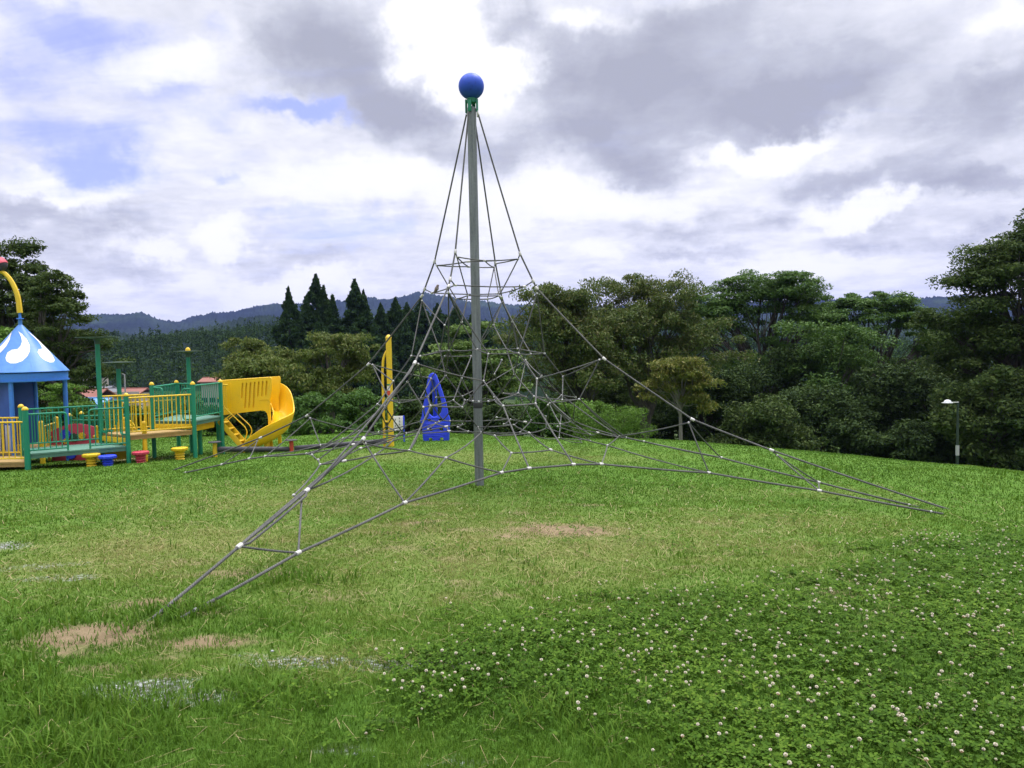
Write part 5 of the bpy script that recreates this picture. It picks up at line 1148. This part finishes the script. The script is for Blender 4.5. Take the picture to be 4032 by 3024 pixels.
def make_blue_panel():
    XZ = ((1, 0, 0), (0, 0, 1), (0, -1, 0)); y = 18.0; sx = 18/3028/4.878
    K = lambda px, py: (-2.122+(px-890)*sx, -.018-(py-960)*sx+(px-890)*sx*.018)
    g0 = gz(-1.83, y); r0 = thing('climbing_arch', 'blue moulded climbing arch with hand holes standing on the lawn behind the net', 'climbing panel', (-1.83, y, g0)); off = -Vector(r0.location)
    def part(mb, nm, mt): o = mb.build(nm, mt, r0); o.location = off; return o
    def smooth(P, n=4):
        o = []; m = len(P)
        for i in range(m):
            a, b, c, d = P[i-1], P[i], P[(i+1) % m], P[(i+2) % m]
            for k in range(n): u = k/n; o.append(tuple(.5*((2*b[j])+(-a[j]+c[j])*u+(2*a[j]-5*b[j]+4*c[j]-d[j])*u*u+(-a[j]+3*b[j]-3*c[j]+d[j])*u**3) for j in (0, 1)))
        return o
    top = smooth([K(*q) for q in ((885, 1100), (888, 960), (915, 780), (965, 540), (1015, 260), (1050, 175), (1110, 143), (1170, 172), (1212, 270), (1265, 420), (1315, 590), (1362, 750), (1392, 940), (1392, 1100))])
    top = top[:13*4]; outline = top+[K(1392, 1500), K(905, 1500), K(888, 1200)]
    hole = smooth([K(*q) for q in ((1110, 250), (1150, 300), (1195, 440), (1245, 610), (1275, 760), (1262, 890), (1200, 965), (1110, 990), (1035, 930), (1010, 810), (1030, 640), (1070, 420), (1088, 300))], 3)
    hs = [[K(cx+38*math.cos(R(a)), cy-32*math.sin(R(a))) for a in range(0, 360, 24)] for cx, cy in ((1030, 1050), (1240, 1060), (1050, 1235), (1255, 1235), (1045, 1420), (1258, 1420))]
    part(MB().prism(outline, .13, XZ, (0, y, 0), holes=[hole]+hs, bev=.02), 'arch_board', m_ultra)
    part(MB().tube([(*K(1110, 180)[:1], y+.5, g0-.1), (*K(1112, 500)[:1], y+.32, .5), (*K(1110, 250)[:1], y+.06, .84)], .055, 14), 'rear_strut', m_ultra)
    mb = MB()
    for py in (1010, 1120, 1180, 1320, 1352): p, q = K(935, py), K(1355, py-8); mb.tube([(p[0], y-.066, p[1]), (q[0], y-.066, q[1])], .009, 8)
    for cx, cy in ((1030, 1050), (1240, 1060), (1050, 1235), (1255, 1235), (1045, 1420), (1258, 1420)): mb.tube([(lambda p: (p[0], y-.066, p[1]))(K(cx+48*math.cos(R(a)), cy-42*math.sin(R(a)))) for a in range(0, 181, 18)], .011, 8)
    part(mb, 'moulded_ribs', m_ultra)
make_blue_panel()
def make_sign():
    y = 17.8; g0 = gz(-2.6, y); r0 = thing('notice_sign', 'small white notice board with black lettering on blue posts behind the yellow pole', 'sign', (-2.65, y, g0)); off = -Vector(r0.location)
    def part(mb, nm, mt): o = mb.build(nm, mt, r0); o.location = off; return o
    part(MB().box((-2.667, y, -.16), (.245, .02, .325), 0, .006), 'board', m_wht)
    for x in (-2.531, -2.80): part(MB().box((x, y, (g0-.1+.005)/2), (.03, .035, .005-g0+.1), 0, .004), 'post', m_ultra)
    mb = MB(); rr = random.Random(3)
    for cx in (-2.628, -2.725):
        for i in range(4):
            cz = -.05-.072*i-(.03 if cx < -2.7 else 0)
            if cz < -.3: continue
            mb.box((cx, y-.0115, cz+.012), (.03, .003, .006)); mb.box((cx+rr.uniform(-.006, .006), y-.0113, cz), (.007, .003, .045), 0)
            mb.box((cx, y-.0117, cz-.012), (.026, .003, .005)); mb.box((cx+.012, y-.0119, cz-.006), (.006, .003, .02))
    part(mb, 'lettering', m_blk)
make_sign()
# ------------------------------------------------------------------ lawn, clover, stones
def tone_mat(name, stops, trans=.3, rough=.55, soft=.34):
    m, T, b = new_mat(name); g = T.new('ShaderNodeNewGeometry'); at = T.new('ShaderNodeAttribute', attribute_name='tone').outputs['Fac']
    v = T.math('ADD', T.math('MULTIPLY', T.math('SUBTRACT', g.outputs['Random Per Island'], .5), soft), at); c = T.ramp(v, stops)
    T.put(b.inputs['Base Color'], c); b.inputs['Roughness'].default_value = rough; b.inputs['Specular IOR Level'].default_value = .08
    tr = T.new('ShaderNodeBsdfTranslucent'); T.put(tr.inputs[0], c); mx = T.new('ShaderNodeMixShader'); mx.inputs[0].default_value = trans
    T.l.new(b.outputs[0], mx.inputs[1]); T.l.new(tr.outputs[0], mx.inputs[2]); T.l.new(mx.outputs[0], T.n['Material Output'].inputs[0]); return m
def blades(rng, x, y, h, w, bend):
    n = len(x); z = ground_z(x, y)+(fbm(x, y, 1.3)-.5)*.05*(np.hypot(x, y-5) < 18)-.004; a = rng.random(n)*6.283; d = np.c_[np.cos(a), np.sin(a), np.zeros(n)]; s = np.c_[-np.sin(a), np.cos(a), np.zeros(n)]; p = np.c_[x, y, z]; up = np.array([0, 0, 1.])
    h = h[:, None]; w = w[:, None]; bend = bend[:, None]; m = p+up*h*.55*(1-.25*bend)+d*h*.28*bend; t = p+up*h*(1-.45*bend)+d*h*.85*bend
    v = np.stack([p-s*w, p+s*w, m+s*w*.8, m-s*w*.8, t], 1).reshape(-1, 3); i = np.arange(n)[:, None]*5; f = np.concatenate([i+[0, 1, 2], i+[0, 2, 3], i+[3, 2, 4]], 1).reshape(-1, 3); return v, f
def scatter(rng, n, r0, r1, pw, az=50):
    """points in a fan round the camera, density falling as distance**-pw"""
    u = rng.random(n); e = 2-pw; r = (r0**e+(r1**e-r0**e)*u)**(1/e) if abs(e) > 1e-6 else r0*(r1/r0)**u; a = np.radians(rng.uniform(-az, az, n)); return r*np.sin(a), r*np.cos(a), r
def make_lawn():
    rng = np.random.default_rng(21)
    m = tone_mat('grass_blades', [(.05, (.040, .094, .008)), (.35, (.076, .160, .014)), (.62, (.135, .205, .030)), (.95, (.27, .25, .095))])
    x, y, r = scatter(rng, 900000, 2.1, 40, 1.9); dirt, grav = bare_amt(x, y); cl = clover_amt(x, y); dry = ell(x, y, DRY); lush = ell(x, y, LUSH); n1 = fbm(x, y, .9); n2 = fbm(x+3, y, 3.1)
    keep = (rng.random(len(x)) > np.maximum(dirt*.93, grav*.66)) & (rng.random(len(x)) > cl*.35) & (rng.random(len(x)) > np.clip(.75-n2*1.35, 0, .6)*(lush < .3))
    x, y, r, dry, lush, n1, n2, cl = (q[keep] for q in (x, y, r, dry, lush, n1, n2, cl)); n = len(x); k = np.maximum(1, r/3.)
    h = (.022+.022*rng.random(n)+.02*n2+.016*cl)*(1-.4*dry)*(1-.10*(k-1).clip(0, 2.5)); w = .0015*k**.98*(.7+.6*rng.random(n)); tone = .30+.50*dry*(.45+1.0*n2)+.34*(n1-.5)+.3*(n2-.5)-.12*cl-.08*lush
    v, f = blades(rng, x, y, h, w, .25+.75*rng.random(n)); o = mesh_np('grass', v, f, m, attrs={'tone': np.repeat(tone, 5)}); tag(o, 'short green and yellowish lawn grass over the whole mound', 'grass', None, 'stuff')
    # coarse tufts where the mower misses
    x, y, r = scatter(rng, 150000, 2.1, 14, 1.6); lush = ell(x, y, LUSH); n2 = fbm(x+3, y, 2.3); n3 = fbm(x, y+5, 6.); dirt, grav = bare_amt(x, y); amt = np.clip(lush*1.1+(n2-.62)*2.2, 0, 1)*np.clip(n3*2.2-.35, .1, 1)
    keep = (rng.random(len(x)) < amt) & (rng.random(len(x)) > .8*np.maximum(dirt*(lush < .5), grav*.6)); x, y, r, lush, n3 = (q[keep] for q in (x, y, r, lush, n3)); n = len(x); k = np.maximum(1, r/3.)
    v, f = blades(rng, x, y, (.045+.06*rng.random(n)+.035*lush)*(.7+.6*n3), .0030*k**.8*(.7+.6*rng.random(n)), .35+.65*rng.random(n)); o = mesh_np('tall_grass_tufts', v, f, m, attrs={'tone': np.repeat(.33+.25*(n3-.5)+.1*rng.random(n)-.04, 5)}); tag(o, 'taller bright grass tufts around the near rope anchor and the lower left', 'grass', None, 'stuff')
    # straw and dead stalks
    x, y, r = scatter(rng, 26000, 2.1, 12, 1.8); dry = ell(x, y, DRY); keep = rng.random(len(x)) < .12+.7*dry; x, y, r = x[keep], y[keep], r[keep]; n = len(x); z = ground_z(x, y)+.012+.02*rng.random(n)+(fbm(x, y, 1.3)-.5)*.05
    a = rng.random(n)*6.283; d = np.c_[np.cos(a), np.sin(a), rng.normal(size=n)*.25]*(.02+.035*rng.random(n))[:, None]; s = np.c_[-np.sin(a), np.cos(a), np.zeros(n)]*(.0009*np.maximum(1, r/3))[:, None]; p = np.c_[x, y, z]
    o = mesh_np('straw', np.stack([p-d-s, p-d+s, p+d+s*.6, p+d-s*.6], 1).reshape(-1, 3), np.arange(4*n).reshape(n, 4), tone_mat('dead_straw', [(.2, (.2, .15, .07)), (.6, (.33, .27, .14)), (.9, (.42, .36, .22))], .1), attrs={'tone': np.full(4*n, .5)}); tag(o, 'dry straw lying in the thin turf', 'straw', None, 'stuff')
    # clover leaves: three rounded leaflets on a stalk
    mc = tone_mat('clover_leaves', [(.1, (.034, .08, .007)), (.45, (.064, .132, .012)), (.8, (.115, .19, .02))], .3, .7, .6)
    x, y, r = scatter(rng, 150000, 2.1, 11, 1.6, 52); cl = clover_amt(x, y); extra = (fbm(x+7, y+1, 1.7) > .66)*.25; keep = rng.random(len(x)) < np.maximum(cl*(.45+.55*np.clip(fbm(x, y, 2.6)*3-.9, 0, 1)), extra*(x > -1.5)*.6); x, y, r = x[keep], y[keep], r[keep]; n = len(x)
    z = ground_z(x, y)+.015+.05*rng.random(n)*(.4+fbm(x, y, 3.))+(fbm(x, y, 1.3)-.5)*.05; c = np.c_[x, y, z]; a0 = rng.random(n)*6.283; L = (.0068+.0045*rng.random(n))*np.maximum(1, r/4.)**.5; tl = rng.normal(size=(n, 2))*.3
    V = []
    for j in range(3):
        a = a0+j*2.094; u = np.c_[np.cos(a), np.sin(a), np.zeros(n)]; u[:, 2] = (u[:, :2]*tl).sum(1)+.12; s = np.c_[-np.sin(a), np.cos(a), np.zeros(n)]; s[:, 2] = (s[:, :2]*tl).sum(1); l = L[:, None]
        V.append(np.stack([c, c+u*l*.75+s*l*.62, c+u*l*1.55+s*l*.5-[0, 0, .002], c+u*l*1.75-[0, 0, .003], c+u*l*1.55-s*l*.5-[0, 0, .002], c+u*l*.75-s*l*.62], 1))
    V = np.concatenate(V, 0).reshape(-1, 3); tone = np.tile(.42+.5*(fbm(x, y, 1.1)-.5), 3); o = mesh_np('clover', V, np.arange(len(V)).reshape(-1, 6), mc, attrs={'tone': np.repeat(tone, 6)}); tag(o, 'dark green clover patch spreading over the lower right lawn', 'clover', None, 'stuff')
    # clover flowers
    mh, T, b = new_mat('clover_petals'); oi = T.new('ShaderNodeObjectInfo').outputs['Random']; oc = T.new('ShaderNodeTexCoord').outputs['Object']; sp = T.new('ShaderNodeSeparateXYZ'); T.l.new(oc, sp.inputs[0])
    T.put(b.inputs['Base Color'], T.mix(T.noise(oc, 160, 2, .5), (.68, .655, .55), (.52, .45, .34))); b.inputs['Roughness'].default_value = .7
    mb2 = paint('withered_petals', (.42, .25, .13), .8, .2, 200); ms = paint('clover_stalk', (.07, .15, .03), .6, .1, 50)
    def head(rng, brown):
        mb = MB(); mb.mi = 0; mb.tube([(0, 0, -.09), (.004, .002, -.04), (0, 0, -.004)], .0012, 5); nn = 46
        for i in range(nn):
            zz = 1-2*(i+.5)/nn*.86; a = i*2.39996; q = math.sqrt(max(0, 1-zz*zz)); d = Vector((q*math.cos(a), q*math.sin(a), zz*.9)); R_ = .0105+.0018*rng.random(); s = d.cross(Vector((0, 0, 1.01))).normalized()*.0021; u = Vector((0, 0, .0012)); mb.mi = 2 if zz < brown else 1
            b0 = d*.0035; mb.add([b0-s*.5, b0+s*.5, d*R_*.8+s+u, d*R_+u*.3, d*R_*.8-s+u], [[0, 1, 2, 3, 4]], smooth=False)
        return mb
    protos = [head(rnd, q) for q in (-.55, -.3, .1)]; x, y, r = scatter(rng, 6500, 2.2, 10.5, 1.25, 50); cl = clover_amt(x, y); keep = (rng.random(len(x)) < cl*(.35+.9*fbm(x, y, 1.6))) | ((rng.random(len(x)) < .02) & (x > -1.2)); x, y, r = x[keep], y[keep], r[keep]
    ins = (np.abs(x/y) < .70) & (y > 2.55); order = np.argsort(np.where(ins, r, 99)); x, y, r = x[order], y[order], r[order]; z = ground_z(x, y)+(fbm(x, y, 1.3)-.5)*.05+.062+.035*rng.random(len(x)); hp = []
    G = 'white clover flowers on the lower right lawn'
    for i in range(min(300, len(x))):
        k = int(rng.choice(3, p=(.6, .27, .13))); s = float(.42+.42*rng.random())
        if len(hp) < 3: o = protos[len(hp)].build('clover_flower', [ms, mh, mb2], autosmooth=False); hp.append(o); k = len(hp)-1
        else: o = hp[k].copy(); C.objects.link(o)
        o.location = (x[i], y[i], z[i]); o.scale = (s, s, s); o.rotation_euler = (rng.normal()*.15, rng.normal()*.15, rng.random()*6.28); tag(o, 'round whitish clover flower head on a thin stalk among the clover leaves', 'flower', G)
    if len(x) > 300:
        pv = [np.array(p.v) for p in protos]; mb = MB()
        for i in range(300, len(x)):
            k = int(rng.choice(3, p=(.6, .27, .13))); s = float(.48+.4*rng.random()); q = protos[k]; b0 = len(mb.v); mb.v += [(x[i]+a*s, y[i]+b_*s, z[i]+c_*s) for a, b_, c_ in q.v]; mb.f += [[b0+j for j in fc] for fc in q.f]; mb.uv += q.uv; mb.m += q.m; mb.sm += q.sm
        o = mb.build('far_clover_flowers', [ms, mh, mb2], autosmooth=False); tag(o, 'farther white clover flowers dotted over the right of the lawn', 'flower', None, 'stuff')
    # loose gravel showing through
    x, y, r = scatter(rng, 60000, 2.2, 9.5, 1.4); _, grav = bare_amt(x, y); keep = rng.random(len(x)) < grav*.22; x, y, r = x[keep], y[keep], r[keep]; n = len(x); z = ground_z(x, y)+(fbm(x, y, 1.3)-.5)*.05
    base = np.array([(1, 0, 0), (.3, .95, 0), (-.8, .6, 0), (-.8, -.6, 0), (.3, -.95, 0), (0, 0, .75), (0, 0, -.6)]); fc = np.array([(0, 1, 5), (1, 2, 5), (2, 3, 5), (3, 4, 5), (4, 0, 5), (1, 0, 6), (2, 1, 6), (3, 2, 6), (4, 3, 6), (0, 4, 6)])
    s = (.004+.008*rng.random(n)**2)[:, None, None]; a = rng.random(n)*6.283; ca, sa = np.cos(a), np.sin(a); q = base[None]*(1+.3*rng.normal(size=(n, 7, 3)))*s; v = np.stack([q[..., 0]*ca[:, None]-q[..., 1]*sa[:, None], q[..., 0]*sa[:, None]+q[..., 1]*ca[:, None], q[..., 2]*.7], -1)+np.c_[x, y, z+.002][:, None]
    o = mesh_np('gravel', v.reshape(-1, 3), (np.arange(n)[:, None, None]*7+fc[None]).reshape(-1, 3), tone_mat('gravel_stones', [(.1, (.2, .2, .2)), (.5, (.36, .37, .38)), (.9, (.55, .54, .52))], 0., .85, 1.), attrs={'tone': np.full(7*n, .5)}); tag(o, 'grey gravel showing through worn turf at the lower left', 'gravel', None, 'stuff')
make_lawn()
